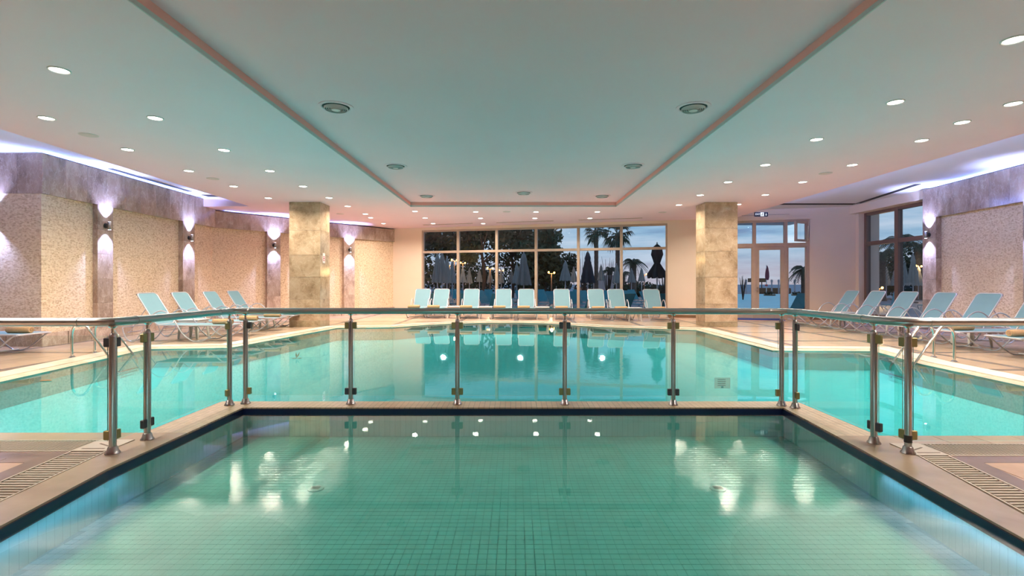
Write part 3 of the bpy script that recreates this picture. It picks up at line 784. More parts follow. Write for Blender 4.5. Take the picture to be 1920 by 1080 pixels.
# ------------------------------------------------------------------ ceiling
CE = struct('ceiling')
LOW = [(-7.30, -5.1), (-7.39, 7.26), (-7.62, 14.5), (-9.4, 14.5), (-9.4, 15.3), (-4.9, 20.9), (7.38, 17.7), (7.38, 14.8), (7.49, 7.46), (7.6, -5.1)]
REC = [(-3.035, -4.4), (2.90, -4.4), (2.90, 14.6), (-3.035, 14.6)]
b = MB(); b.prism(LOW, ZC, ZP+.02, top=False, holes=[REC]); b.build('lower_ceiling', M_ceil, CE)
b = MB(); b.box(-12.4, 11.6, -5.3, 21.5, ZP, ZP+.1); b.build('raised_ceiling', simple('raised_ceiling_paint', (.74, .76, .80), .85), CE)
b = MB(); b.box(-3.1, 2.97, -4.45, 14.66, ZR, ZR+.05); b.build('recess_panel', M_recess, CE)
for nm, m_, z0, z1, dd in (('recess_lip', M_lip, ZC, ZC+.045, .012), ('salmon_strip', M_pink, ZC+.045, ZR, .004)):
    x0, x1, y0, y1 = REC[0][0], REC[1][0], REC[0][1], REC[2][1]
    e = MB(); e.prism([(x0-.001, y0), (x1+.001, y0), (x1+.001, y1+.001), (x0-.001, y1+.001)], z0, z1, top=True, bottom=True, holes=[[(x0+dd, y0+dd), (x1-dd, y0+dd), (x1-dd, y1-dd), (x0+dd, y1-dd)]]); e.build(nm, m_, CE)

# columns
def column(x0, x1, y0, y1, name, splits):
    c = struct(name, (0, 0, 0))
    e = MB(); e.box(x0+.01, x1-.01, y0+.01, y1-.01, 0, ZC); e.build('core', M_joint, c)
    zs = [0]+splits+[ZC]
    for i in range(len(zs)-1):
        a, d = zs[i]+.003, zs[i+1]-.003; xm = x0+(x1-x0)*(.62 if i % 2 else .5)
        e = MB(); e.box(x0, x1, y0, y0+.02, a, d)
        e.build('marble_slab', M_mcol, c)
        for (p, q, r, s_) in ((x0, x0+.02, y0+.021, y1-.021), (x1-.02, x1, y0+.021, y1-.021), (x0, x1, y1-.02, y1)):
            e = MB(); e.box(p, q, r, s_, a, d); e.build('marble_slab', M_mcol, c)
    return c
column(-6.14, -5.30, 13.73, 14.43, 'column_left', [.30, .75, 1.35, 1.95, 2.62])
column(5.14, 6.02, 13.75, 14.45, 'column_right', [.12, .62, 1.35, 2.05, 2.68])
# ------------------------------------------------------------------ column sign
sg = thing('wall_sign', 'narrow upright white sign with red figures on the left column', 'sign', (-5.298, 13.98, 1.87))
e = MB(); e.box(0, .008, -.08, .08, -.13, .14); e.build('board', simple('sign_white', (.85, .72, .70), .4), sg)
for zz, hh in ((.05, .03), (.0, .045), (-.055, .03)):
    e = MB(); e.box(.008, .010, -.05, .045, zz-hh/2, zz+hh/2-.006); e.build('red_mark', simple('sign_red', (.45, .06, .08), .5), sg)
# exit sign hanging from the ceiling
EX, EY = k(1427)*15.5, 15.5
ex = thing('exit_sign', 'small dark hanging exit sign with white letters and running figure', 'sign', (EX, EY, ZC), 0)
ez = H+(CY-402)/FOC*EY-ZC
e = MB(); e.box(-.2, .2, -.025, .025, ez-.065, ez+.065, bev=.004); e.build('housing', simple('sign_navy', (.01, .02, .05), .4), ex)
for sx in (-.14, .14):
    e = MB(); e.tube([(sx, 0, ez+.06), (sx, 0, 0)], .004, 6); e.build('hanger', M_shiny, ex)
M_sw = emit('sign_white_glow', (.85, .92, 1.0), 1.1)
e = MB(); e.box(-.03, .075, -.029, -.0255, ez-.058, ez+.058); pf = e.build('figure_field', M_sw, ex)
M_sgn = simple('sign_figure', (.02, .05, .06), .5)
def flat(name, pts2, m, parent, y=-.0305, w=.006):
    e = MB(); e.tube([(a, y, b_) for a, b_ in pts2], w, 5); return e.build(name, m, parent)
flat('figure', [(.03, ez+.02), (.02, ez-.005), (.035, ez-.025), (.03, ez-.045)], M_sgn, pf)
flat('figure', [(.02, ez-.005), (.005, ez-.02), (-.01, ez-.035)], M_sgn, pf)
flat('figure', [(.045, ez), (.03, ez+.018), (.01, ez+.012)], M_sgn, pf)
e = MB(); e.lathe([(.001, -.002), (.009, -.002), (.009, .002), (.001, .002)], 10); o = e.build('figure', M_sgn, pf); o.location = (.036, -.031, ez+.036); o.rotation_euler = (pi/2, 0, 0)
flat('arrow', [(.14, ez+.035), (.14, ez-.035)], M_sw, ex, -.029); flat('arrow', [(.12, ez-.01), (.14, ez-.037), (.16, ez-.01)], M_sw, ex, -.029)
td = bpy.data.curves.new('lettering', 'FONT'); td.body = 'EXIT'; td.size = .075; td.extrude = .001; td.align_x = 'CENTER'; td.align_y = 'CENTER'
tmp = bpy.data.objects.new('lettering_curve', td); COL.objects.link(tmp); bpy.context.view_layer.update()
tm_ = bpy.data.meshes.new_from_object(tmp.evaluated_get(bpy.context.evaluated_depsgraph_get())); bpy.data.objects.remove(tmp); tm_.materials.clear(); tm_.materials.append(M_sw)
place('lettering', tm_, ex, (-.113, -.027, ez), (pi/2, 0, 0))

# ------------------------------------------------------------------ downlights
ring = MB(); ring.lathe([(.098, -.0), (.098, -.008), (.088, -.012), (.080, -.006), (.080, -.0)], 24, caps=False); ring_me = ring.mesh('trim_ring', M_white, True)
lens = MB(); lens.lathe([(.080, -.003), (.080, -.005)], 24); lens_me = lens.mesh('lens', M_lens)
dl_d = bpy.data.lights.new('downlight_lamp', 'AREA'); dl_d.shape = 'DISK'; dl_d.size = .15; dl_d.energy = P_DOWN; dl_d.color = WARM; dl_d.spread = radians(150)
ORD = ['nearest', 'second nearest', 'third nearest', 'fourth nearest', 'fifth nearest', 'sixth nearest', 'seventh nearest', 'eighth nearest', 'ninth nearest', 'tenth nearest']
def rows(name_, pts, start=0):
    for i, (x, y) in enumerate(pts):
        t = thing('ceiling_light', 'round recessed downlight, %s in the %s' % (ORD[i+start], name_), 'light', (x, y, ZC), 0, 'recessed downlights')
        place('trim_ring', ring_me, t); place('lens', lens_me, t)
        o = bpy.data.objects.new('downlight_lamp', dl_d); COL.objects.link(o); o.parent = t; o.location = (0, 0, -.014)
cp_ = lambda x, y: (k(x)*2104/(CY-y), 2104/(CY-y))
rows('inner row left of the recess', [cp_(*p) for p in ((111, 131), (291, 221), (420, 281), (506, 320), (568, 349), (617, 370.5), (652, 386.5))])
rows('outer row along the left wall', [cp_(*p) for p in ((87, 221), (239, 280), (354, 320), (438, 349), (503, 371))])
rows('row beyond the left column', [cp_(*p) for p in ((685, 401), (695, 408), (719, 419))])
rows('inner row right of the recess', [cp_(*p) for p in ((1902, 74), (1679, 191), (1531, 261), (1435, 309), (1365, 341), (1313, 365.5), (1273, 384))])
rows('outer row along the right wall', [cp_(*p) for p in ((1900, 194), (1804, 229), (1728, 263), (1598, 309), (1505, 341), (1435, 365), (1384, 383), (1340, 399))])  # last one, hidden by the column, is added to brighten the cream wall
rows('window row by the left recess corner', [cp_(*p) for p in ((778, 396), (797, 408.5), (812, 419))])
rows('window row left of the middle', [cp_(*p) for p in ((892, 397), (901, 409), (906, 419))])
rows('window row right of the middle', [cp_(*p) for p in ((1005, 397), (1003, 409))])
rows('window row by the right recess corner', [cp_(*p) for p in ((1120, 397), (1106, 409))])

def fill_rows(pts, name_):  # unseen downlights outside the frame, added to brighten the near hall
    for i, (x, y) in enumerate(pts):
        t = thing('ceiling_light', 'added recessed fill downlight out of view, ' + name_ + ' ' + ORD[i].replace('nearest', 'from the view'), 'light', (x, y, ZC), 0, 'recessed downlights')
        place('trim_ring', ring_me, t); place('lens', lens_me, t)
        o = bpy.data.objects.new('downlight_lamp', dl_d); COL.objects.link(o); o.parent = t; o.location = (0, 0, -.014)
fill_rows([(-4.75, 3.65-1.6*i) for i in range(2)], 'left inner row'); fill_rows([(-6.3, 5.2-1.6*i) for i in range(3)], 'left outer row')
fill_rows([(4.62, 3.0-1.6*i) for i in range(2)], 'right inner row'); fill_rows([(6.2, 3.0-1.6*i) for i in range(2)], 'right outer row')
# air diffusers in the recess
def vent(x, y, label):
    t = thing('ceiling_vent', label, 'vent', (x, y, ZR), 0, 'round air diffusers')
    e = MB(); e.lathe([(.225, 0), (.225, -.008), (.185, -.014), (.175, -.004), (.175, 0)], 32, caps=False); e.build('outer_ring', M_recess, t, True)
    e = MB(); e.lathe([(.176, -.002), (.176, -.003)], 32); e.build('throat', M_dark, t)
    for r in (.155, .130, .105, .080):
        e = MB(); e.lathe([(r, -.018), (r-.012, -.044), (r-.016, -.042), (r-.004, -.016), (r, -.018)], 28, caps=False); e.build('louver_ring', M_grill, t, True)
    e = MB(); e.lathe([(.06, -.020), (.055, -.05), (.01, -.052)], 20); e.build('centre_disc', M_grill, t, True)
def rv(x, y): Y = FOC*(ZR-H)/(CY-y); return k(x)*Y, Y
for (px, py), lb in zip(((630, 200), (742, 311), (800, 367), (982, 361), (1129, 367), (1187, 310), (1300, 201)),
        ('round grey ceiling diffuser, nearest one on the left of the recess', 'round grey ceiling diffuser, middle one on the left of the recess', 'round grey ceiling diffuser, farthest one on the left of the recess',
         'round grey ceiling diffuser in the middle of the far end of the recess', 'round grey ceiling diffuser, farthest one on the right of the recess', 'round grey ceiling diffuser, middle one on the right of the recess', 'round grey ceiling diffuser, nearest one on the right of the recess')):
    vent(*rv(px, py), lb)
# small ceiling speakers
for (px, py), lb in zip(((166, 253), (399, 335), (638, 401), (950, 397), (1242, 398), (1548, 325)),
        ('small round ceiling speaker nearest the left edge', 'small round ceiling speaker between the left downlight rows', 'small round ceiling speaker right of the left column', 'small round ceiling speaker beyond the far end of the recess',
         'small round ceiling speaker left of the right column', 'small round ceiling speaker among the right downlights')):
    x, y = cp_(px, py); t = thing('ceiling_speaker', lb, 'speaker', (x, y, ZC), 0, 'flush ceiling speakers')
    e = MB(); e.lathe([(.115, 0), (.115, -.008), (.10, -.012)], 24); e.build('grille', M_grill, t, True)
    e = MB(); e.lathe([(.123, 0), (.123, -.005), (.115, -.006), (.115, 0)], 24, caps=False); e.build('rim', M_white, t, True)
# slot diffusers
def slot(a, c, z, w, label, mk=None):
    a = Vector(a); c = Vector(c); t = thing('slot_diffuser', label, 'vent', (a.x, a.y, z), atan2(c.y-a.y, c.x-a.x)); ln = (c-a).length
    e = MB(); e.box(0, ln, -w/2, w/2, -.006, -.001); e.build('slot', M_dark, t)
    for yy in (-w/2, w/2):
        e = MB(); e.box(0, ln, yy-.006, yy+.006, -.01, 0); e.build('edge', M_frame if mk is None else mk, t)
def fw(x, d):    # point d in front of the far wall at image column x
    p = FA+FD*wallX(x)-FN*d; return (p.x, p.y)
slot(fw(812, .9), fw(901, .9), ZC, .05, 'thin dark slot diffuser in front of the left end of the wide window')
slot(fw(944, .9), fw(1046, .9), ZC, .05, 'thin dark slot diffuser in front of the middle of the wide window')
slot(fw(1091, .9), fw(1205, .9), ZC, .05, 'thin dark slot diffuser in front of the right end of the wide window')
slot(fw(1384, .7), fw(1470, .7), ZC, .05, 'thin dark slot diffuser above the glazed door')
slot((7.95, 15.75), (10.55, 15.75), ZP, .22, 'wide dark slot diffuser in the corner before the right window', M_dark)
slot((10.0, 12.6), (10.55, 15.6), ZP, .12, 'dark slot diffuser along the top of the right window', M_dark)
slot((-8.72, 10.9), (-8.74, 13.6), ZP, .10, 'dark slot diffuser along the violet-lit left marble band', M_dark)
slot((-8.75, 14.25), (-7.75, 14.25), ZP, .28, 'short dark slot diffuser where the left wall bends', M_dark)

# ------------------------------------------------------------------ violet LED strips on top of the marble bands
led_line((-8.91, 9.5), (-9.03, 14.4), 3.607, (1, 0, 0), P_LED*1.5, .7)
led_line((-12.0, 9.51), (-8.9, 9.51), 3.607, (0, -1, 0), P_LED*1.5, .7)
led_line(s2(.3, .09), s2(LEN2*.72, .09), 3.347, (-N2.x, -N2.y, 0), P_LED*.7, .35)
led_line(r1(13.1, .10), r1(3, .10), 3.607, (-1, 0, 0), P_LED*1.5, .7)


led_line((-7.46, 14.2), (-7.42, 3.0), 3.50, (-1, 0, 0), P_LED*1.2, .75)
led_line((7.50, 15.5), (7.56, 2.0), 3.50, (1, 0, 0), P_LED*1.1, .75)
# ------------------------------------------------------------------ underwater lamps
M_ulens = emit('underwater_lens', (.75, .95, 1.0), 6)
def uw(parent, x, y, z, d, power, col, size=.16):
    q = Vector((d[0], d[1], 0)).normalized()
    e = MB(); e.lathe([(.10, 0), (.10, .012), (.085, .02), (.085, .012)], 20, caps=False); r_ = e.build('underwater_lamp', M_shiny, parent, True)
    r_.location = (x, y, z); r_.rotation_euler = q.to_track_quat('Z', 'Y').to_euler()
    e = MB(); e.lathe([(.084, .006), (.084, .009)], 20); e.build('lens', M_ulens, r_)
    area('underwater_light', (x+q.x*.03, y+q.y*.03, z), size, power, col, (q.x, q.y, -.05), shape='DISK')
for x in (-1.4, 0, 1.4): uw(WAD, x, .605, -.17, (0, 1), 5, (.6, .95, 1.0), .1)
# blue strips under the rim of the wading pool
for sx_, y0_, y1_, x0_, x1_ in ((-1, 1.0, 3.35, -2.33, -2.56), (1, 1.0, 3.35, 2.22, 2.41)):
    e = MB(); e.tube([(x0_, y0_, -.083), ((x0_+x1_)/2+.02*sx_, 2.2, -.083), (x1_, y1_, -.083)], .006, 6); 
    dl = bpy.data.lights.new('rim_strip_light', 'AREA'); dl.shape = 'RECTANGLE'; dl.size = .02; dl.size_y = 2.35; dl.energy = 1.3; dl.color = (.40, .55, 1.0)
    lo = bpy.data.objects.new('rim_strip_light', dl); COL.objects.link(lo); lo.location = ((x0_+x1_)/2-sx_*.035, 2.17, -.09); lo.rotation_euler = (0, radians(25)*-sx_, atan2(-(x1_-x0_), y1_-y0_))
# ------------------------------------------------------------------ up-down wall sconces
def sconce(p, out, label, z=2.42):
    out = Vector(out).normalized(); t = thing('wall_lamp', label, 'lamp', (p[0], p[1], z), atan2(out.y, out.x), 'up and down cylinder wall lamps')
    e = MB(); e.lathe([(.034, -.085), (.036, -.08), (.036, .08), (.034, .085)], 16, (.085, 0)); e.build('cylinder', M_chrome, t, True)
    e = MB(); e.box(0, .055, -.018, .018, -.02, .02, bev=.004); e.build('arm', M_chrome, t)
    e = MB(); e.lathe([(.055, -.0), (.055, .015), (.045, .02)], 20); o = e.build('wall_plate', M_black2, t, True); o.rotation_euler = (0, pi/2, 0)
    for s_ in (-1, 1):
        e = MB(); e.lathe([(.028, s_*.0855), (.028, s_*.0875)], 14, (.085, 0)); e.build('lens', M_lens2, t)
        d = bpy.data.lights.new('sconce_spot', 'SPOT'); d.energy = P_SCONCE; d.color = (.43, .50, 1.0); d.spot_size = radians(96); d.spot_blend = .8; d.shadow_soft_size = .008
        o = bpy.data.objects.new('sconce_spot', d); COL.objects.link(o); o.parent = t; o.location = (.085, 0, s_*.10); o.rotation_euler = (pi if s_ > 0 else 0, 0, 0)
    return t
mid = lambda a, c: ((a[0]+c[0])/2, (a[1]+c[1])/2)
sconce(mid(*PL[0]), (1, 0), 'chrome up-down wall lamp on the leftmost marble pilaster')
sconce(mid(*PL[1]), (1, 0), 'chrome up-down wall lamp on the second marble pilaster from the left')
sconce(mid(*PL[2]), -N2, 'chrome up-down wall lamp on the pilaster just left of the left column')
sconce(mid(*PL[3]), -N2, 'chrome up-down wall lamp on the pilaster just right of the left column')
sconce(mid(r1(13.2), r1(12.73)), (-1, 0), 'chrome up-down wall lamp beside the right window')
sconce(mid(r1(10.34), r1(9.87)), (-1, 0), 'chrome up-down wall lamp on the next pilaster, at the right edge')
sconce((-9.75, 9.42), (0, -1), 'chrome up-down wall lamp on the stone block at the left edge')

# ------------------------------------------------------------------ glass railing
RL = thing('pool_railing', 'steel and glass railing round the shallow pool with tubular handrail', 'railing', (0, 0, 0))
ZH = .905
posts = [(-2.78, 3.495), (-2.77, 3.81), (-2.76, 4.885), (-2.64, 4.95), (-1.605, 4.93), (-.567, 4.92), (.475, 4.91), (1.52, 4.89), (2.55, 4.86), (2.63, 4.77), (2.63, 3.72), (2.71, 3.50)]
rail = [(-7.5, 3.50), (-2.98, 3.50), (-2.88, 3.505), (-2.80, 3.53), (-2.775, 3.62), (-2.77, 3.81), (-2.76, 4.80), (-2.745, 4.90), (-2.66, 4.945), (-1.6, 4.93), (0, 4.915), (1.52, 4.89), (2.50, 4.865), (2.60, 4.84), (2.63, 4.76), (2.63, 3.72), (2.64, 3.60), (2.70, 3.52), (2.80, 3.50), (7.5, 3.50)]
e = MB(); e.tube([(x, y, ZH) for x, y in rail], .0295, 14); hr = e.build('handrail', M_rail, RL, True)
for x, y, dx, dy in ((-3.02, 3.50, 1, 0), (-2.772, 3.70, 0, 1), (-2.76, 4.72, 0, 1), (-2.60, 4.945, 1, 0), (2.44, 4.867, 1, 0), (2.63, 4.68, 0, 1), (2.63, 3.83, 0, 1), (2.86, 3.5, 1, 0)):
    e = MB(); e.tube([(x-dx*.008, y-dy*.008, ZH), (x+dx*.008, y+dy*.008, ZH)], .0325, 14); e.build('joint_ring', M_rail, hr, True)
tube_p = [(.034, 0), (.034, .008), (.030, .02), (.0255, .04), (.023, .05), (.023, .80), (.021, .82), (.014, .835), (.011, .84)]
foot = MB(); foot.lathe([(.046, 0), (.046, .006), (.036, .02), (.029, .045), (.0245, .05)], 18); foot_me = foot.mesh('base_flange', M_chrome, True)
pst = MB(); pst.lathe([(.0225, .01), (.0225, .80), (.019, .822), (.011, .83)], 16); pst_me = pst.mesh('post', M_chrome, True)
nk = MB(); nk.lathe([(.010, .825), (.010, .862), (.030, .876), (.030, .882)], 12); nk_me = nk.mesh('saddle', M_shiny, True)
glass_runs = []
def clamp(parent, dirv, z, m):
    d = Vector(dirv).normalized(); a = atan2(d.y, d.x); e = MB(); e.box(.018, .055, -.013, .013, z-.032, z+.032, bev=.004)
    o = e.build('clamp', m, parent); o.rotation_euler = (0, 0, a)
links = [(0, 1), (1, 2), (3, 4), (4, 5), (5, 6), (6, 7), (7, 8), (9, 10), (10, 11)]
pobj = []
for i, (x, y) in enumerate(posts):
    p = place('post', pst_me, RL, (x, y, 0)); place('base_flange', foot_me, p); place('saddle', nk_me, p); pobj.append(p)
e = MB(); e.lathe([(.0245, .075), (.0245, .125)], 16); e.build('tape_wrap', M_black2, pobj[11], True, label='black tape round the post')
def glass(a, c, ia=None, ic=None):
    a = Vector(a); c = Vector(c); d = (c-a).normalized(); n = Vector((-d.y, d.x))*.004; A = a+d*.035; C = c-d*.035
    e = MB(); q = [A-n, C-n, C+n, A+n]
    e.add([(p.x, p.y, .085) for p in q]+[(p.x, p.y, .81) for p in q], [(0, 1, 5, 4), (2, 3, 7, 6)], 0)
    e.add([(p.x, p.y, .085) for p in q]+[(p.x, p.y, .81) for p in q], [(3, 2, 1, 0), (4, 5, 6, 7), (1, 2, 6, 5), (3, 0, 4, 7)], 1)
    e.build('glass_panel', [M_glass, M_edge], RL)
    for idx, dv in ((ia, d), (ic, -d)):
        if idx is not None:
            for z, w in ((.765, 0), (.125, 1)): clamp(pobj[idx], dv, z, M_clamp_refl if (idx*2+w) % 3 else M_clamp)
for i, j in links: glass(posts[i], posts[j], i, j)
pl = place('post', pst_me, RL, (-4.0, 3.5, 0)); place('base_flange', foot_me, pl); place('saddle', nk_me, pl)
pr = place('post', pst_me, RL, (3.95, 3.5, 0)); place('base_flange', foot_me, pr); place('saddle', nk_me, pr)
glass((-4.0, 3.5), posts[0], None, 0); glass(posts[11], (3.95, 3.5), 11, None)
# sticker on the glass
e = MB(); sx = k(1354)*4.87; sz = H-(718-CY)/FOC*4.87
st = thing('notice_sticker', 'pale translucent notice stuck to the glass panel left of the right corner post', 'sticker', (sx, 4.865, sz), atan2(-.03, 1.03))
M_stick = pane_mat('sticker_film', (.9, .95, .95)); 
def film(name, col, alpha):
    m, nt_, b_ = mat(name); b_.inputs['Base Color'].default_value = (*col, 1); b_.inputs['Alpha'].default_value = alpha; b_.inputs['Roughness'].default_value = .5; return m
e.box(-.075, .075, -.001, .0005, -.052, .052); e.build('film', film('sticker_white', (.7, .8, .8), .28), st)
for zz in (.034, .015, -.004, -.022):
    e = MB(); e.box(-.045, .03, -.0022, -.0012, zz-.004, zz+.003); e.build('print_line', film('sticker_print', (.15, .35, .40), .4), st)
e = MB(); e.box(-.012, .008, -.0022, -.0012, -.045, -.032); e.build('print_line', film('sticker_mark', (.05, .3, .28), .6), st)

# ------------------------------------------------------------------ pool ladders
def ladder(pts2, label, out):
    t = thing('pool_ladder', label, 'ladder', (0, 0, 0))
    for (dk, pe) in pts2:
        dk = Vector(dk); pe = Vector(pe); d = pe-dk
        q = lambda s_, z: (dk.x+d.x*s_, dk.y+d.y*s_, z)
        pts = smoothpts([q(0, 0), q(0, .2), q(.01, .40), q(.08, .50), q(.20, .535), q(.36, .50), q(.55, .34), q(.80, .14), q(1.0, -.03), q(1.10, -.13), q(1.13, -.22), q(1.13, -.33)], 5)
        e = MB(); e.tube(pts, .0195, 12); h_ = e.build('handrail', M_shiny, t, True)
        e = MB(); e.lathe([(.045, .0), (.045, .008), (.026, .022)], 16, (dk.x, dk.y)); e.build('base_flange', M_shiny, h_, True)
    (a0, a1), (b0, b1) = pts2
    for z in (-.27,):
        p = Vector(a0).lerp(Vector(a1), 1.15); q2 = Vector(b0).lerp(Vector(b1), 1.15)
        e = MB(); e.tube([(p.x, p.y, z), (q2.x, q2.y, z)], .022, 8); e.build('rung', M_shiny, t, True)
ladder([((-7.05, 8.05), (-6.50, 8.12)), ((-7.12, 8.57), (-6.55, 8.66))], 'polished steel pool ladder on the left side of the big pool', 1)
ladder([((6.64, 8.05), (6.03, 8.05)), ((6.56, 7.58), (5.97, 7.58))], 'polished steel pool ladder on the right side of the big pool', -1)

# ------------------------------------------------------------------ loungers
def make_lounger():
    t = thing('sun_lounger', 'x', 'sun lounger')
    hw = .275
    wave = [(0.0, .325), (.10, .285), (.28, .13), (.44, .03), (.56, .014), (.68, .035), (.86, .18), (1.00, .40), (1.12, .56), (1.28, .63), (1.44, .56), (1.56, .40), (1.68, .19), (1.80, .035), (1.88, .016), (1.97, .06), (2.03, .18), (2.06, .30)]
    for s_ in (-1, 1):
        e = MB(); e.tube(smoothpts([(s_*(hw+.025), y, z) for y, z in wave], 3), .0125, 8); e.build('side_frame', M_lframe, t, True)
    for y, z in ((.56, .03), (1.88, .032), (2.06, .30), (.0, .325)):
        e = MB(); e.tube([(-hw-.02, y, z), (hw+.02, y, z)], .011, 8); e.build('cross_bar', M_lframe, t, True)
    # seat: tube frame and sling
    def loop(y0, y1, z0, z1, r, n=4):
        pts = []
        for cx_, cy_, a0 in ((hw-r, 1, 0), (-(hw-r), 1, pi/2), (-(hw-r), 0, pi), (hw-r, 0, 3*pi/2)):
            for q in range(n+1):
                a = a0+q/n*pi/2; x = cx_+r*cos(a); u = sin(a)*r
                ln = hypot(y1-y0, z1-z0)
                s_ = ((ln-r if cy_ else r)+u)/ln
                pts.append((x, y0+(y1-y0)*s_, z0+(z1-z0)*s_))
        return pts
    ls = loop(.0, 1.42, .33, .335, .05); e = MB(); e.tube(ls, .0125, 8, closed=True); e.build('seat_frame', M_lframe, t, True)
    def sling(ls, name, dip):
        cx_ = sum(p[0] for p in ls)/len(ls); vy = [p[1] for p in ls]; vz = [p[2] for p in ls]
        e = MB(); n = len(ls); top = [(p[0]*.98, p[1], p[2]+.008) for p in ls]; bot = [(p[0]*.98, p[1], p[2]-.004) for p in ls]
        e.add(top+bot, [tuple(range(n)), tuple(range(n, 2*n))[::-1]]+[(i, i+n, (i+1) % n+n, (i+1) % n) for i in range(n)]); return e.build(name, M_sling, t)
    sling(ls, 'seat', 0)
    lb = loop(1.40, 1.80, .345, .975, .075); e = MB(); e.tube(lb, .0125, 8, closed=True); e.build('back_frame', M_lframe, t, True)
    sling(lb, 'backrest', 0)
    for s_ in (-1, 1):
        e = MB(); e.tube([(s_*.24, 1.62, .68), (s_*.24, 1.95, .20)], .009, 6); e.build('back_stay', M_lframe, t, True)
        e = MB(); e.lathe([(.02, -.004), (.02, .004)], 10); o = e.build('corner_cap', M_black2, t); o.location = (s_*.255, 1.795, .945); o.rotation_euler = (pi/2-.5, 0, 0)
    e = MB(); e.tube([(-.30, 1.95, .20), (.30, 1.95, .20)], .009, 6); e.build('cross_bar', M_lframe, t, True)
    return t
tw = MB(); pts = [(cos(a*.5)*(.020+.0021*a), sin(a*.5)*(.020+.0021*a)) for a in range(0, 1)]
def make_towel(m):
    t = thing('rolled_towel', 'x', 'towel')
    e = MB(); e.lathe([(.030, -.20), (.050, -.197), (.055, -.19), (.056, 0), (.055, .19), (.050, .197), (.030, .20)], 18)
    o = e.build('roll', m, t, True); o.rotation_euler = (0, pi/2, 0)
    for s_ in (-1, 1):
        sp_ = MB(); sp_.tube([(s_*.2, cos(a*.45)*(.008+.0013*a), sin(a*.45)*(.008+.0013*a)) for a in range(24)], .004, 4); sp_.build('fold_spiral', M_towel2 if m == M_towel else M_towel, t)
    return t
T0 = make_towel(M_towel); T0.name = 'rolled_towel'
LN = make_lounger()
def make_table():
    t = thing('side_table', 'x', 'table')
    e = MB(); e.box(-.22, .22, -.22, .22, .385, .41, bev=.01); e.build('table_top', M_white, t)
    e = MB(); e.box(-.20, .20, -.20, .20, .34, .385); e.build('apron', M_white, t)
    for sx in (-1, 1):
        for sy in (-1, 1):
            e = MB(); vs = [];
            for z, w_ in ((0, .035), (.36, .075)):
                o_ = .195+ (.02 if z == 0 else 0)
                vs += [(sx*o_, sy*o_, z), (sx*(o_-w_), sy*o_, z), (sx*(o_-w_), sy*(o_-.018), z), (sx*(o_-.018), sy*(o_-.018), z), (sx*(o_-.018), sy*(o_-w_), z), (sx*o_, sy*(o_-w_), z)]
            fs = [(i, (i+1) % 6, (i+1) % 6+6, i+6) for i in range(6)]+[(0, 1, 2, 3, 4, 5), (6, 7, 8, 9, 10, 11)]
            e.add(vs, fs); e.build('leg', M_white, t)
    return t
TB = make_table()
used = {'L': False, 'T': False, 'B': False}
def put(proto, key, loc, rz, label, group):
    if not used[key]:
        dup_needed = kids  # children cached before first use
        _kids.setdefault(proto.name, [(c, [g_ for g_ in bpy.data.objects if g_.parent == c]) for c in bpy.data.objects if c.parent == proto])
        used[key] = True; proto.location = loc; proto.rotation_euler = (0, 0, rz); proto['label'] = label; proto['group'] = group; return proto
    return dup(proto, loc, rz, label, group)
G_L = 'teal sling sun loungers round the pool'; G_T = 'rolled towels on the loungers'; G_B = 'white plastic side tables'
def towel(lx, ly, rz, off, label, ang=0, dx=0):
    """towel on a lounger whose foot end is at (lx,ly) and that points along rz; off = distance from the foot end"""
    x = lx-sin(rz)*off+cos(rz)*dx; y = ly+cos(rz)*off+sin(rz)*dx
    put(T0, 'T', (x, y, .338+.056), rz+ang, label, G_T)
# far group in front of the wide window
ordn = ['first', 'second', 'third', 'fourth', 'fifth', 'sixth', 'seventh', 'eighth', 'ninth']
FX = [-3.44, -2.74, -1.59, -.46, .38, 1.61, 2.76, 3.47, 4.62]
FT = [(776, 574), (813, 574), (874, 574), (936.5, 574.5), (978, 575), (1045, 575.5), (1121, 576), (1160, 576.5), (1222, 577)]
for i, x in enumerate(FX):
    fy = 17.05-.165*(x+3.7)
    put(LN, 'L', (x, fy, 0), random.uniform(-.02, .02), 'teal sling lounger facing the pool, %s from the left of the window row' % ordn[i], G_L)
    tx = k(FT[i][0])*(fy+.25)-x
    towel(x, fy, 0, .25, 'rolled tan towel on the %s lounger of the window row from the left' % ordn[i], 0, max(-.12, min(.12, tx)))
for i, (px, w) in enumerate(((852, 'between the second and third loungers'), (911.5, 'between the third and fourth loungers'), (1017, 'between the fifth and sixth loungers'), (1187, 'between the eighth and ninth loungers'))):
    Y = 17.6-.165*(k(px)*17.5+3.7); put(TB, 'B', (k(px)*Y, Y-.1, 0), 0, 'white plastic side table %s of the window row' % w, G_B)
# left group
LY = [10.42, 11.46, 12.62, 13.70]
for i, y in enumerate(LY):
    x = -5.80-.02*i
    put(LN, 'L', (x, y, 0), pi/2, 'teal sling lounger on the left deck, %s by the left wall' % ORD[i], G_L)
    towel(x, y, pi/2, .22, 'rolled tan towel on the foot of the %s left lounger' % ORD[i], pi/2, 0)
put(LN, 'L', (-8.12, 8.55, 0), pi/2, 'teal sling lounger at the left edge beside the stone block', G_L)
towel(-8.12, 8.55, pi/2, .25, 'rolled tan towel on the lounger at the left edge', pi/2, 0)
put(TB, 'B', (-6.95, 10.94, 0), 0, 'white plastic side table between the two nearest left loungers', G_B)
put(TB, 'B', (-6.55, 13.16, 0), 0, 'white plastic side table between the two farthest left loungers', G_B)
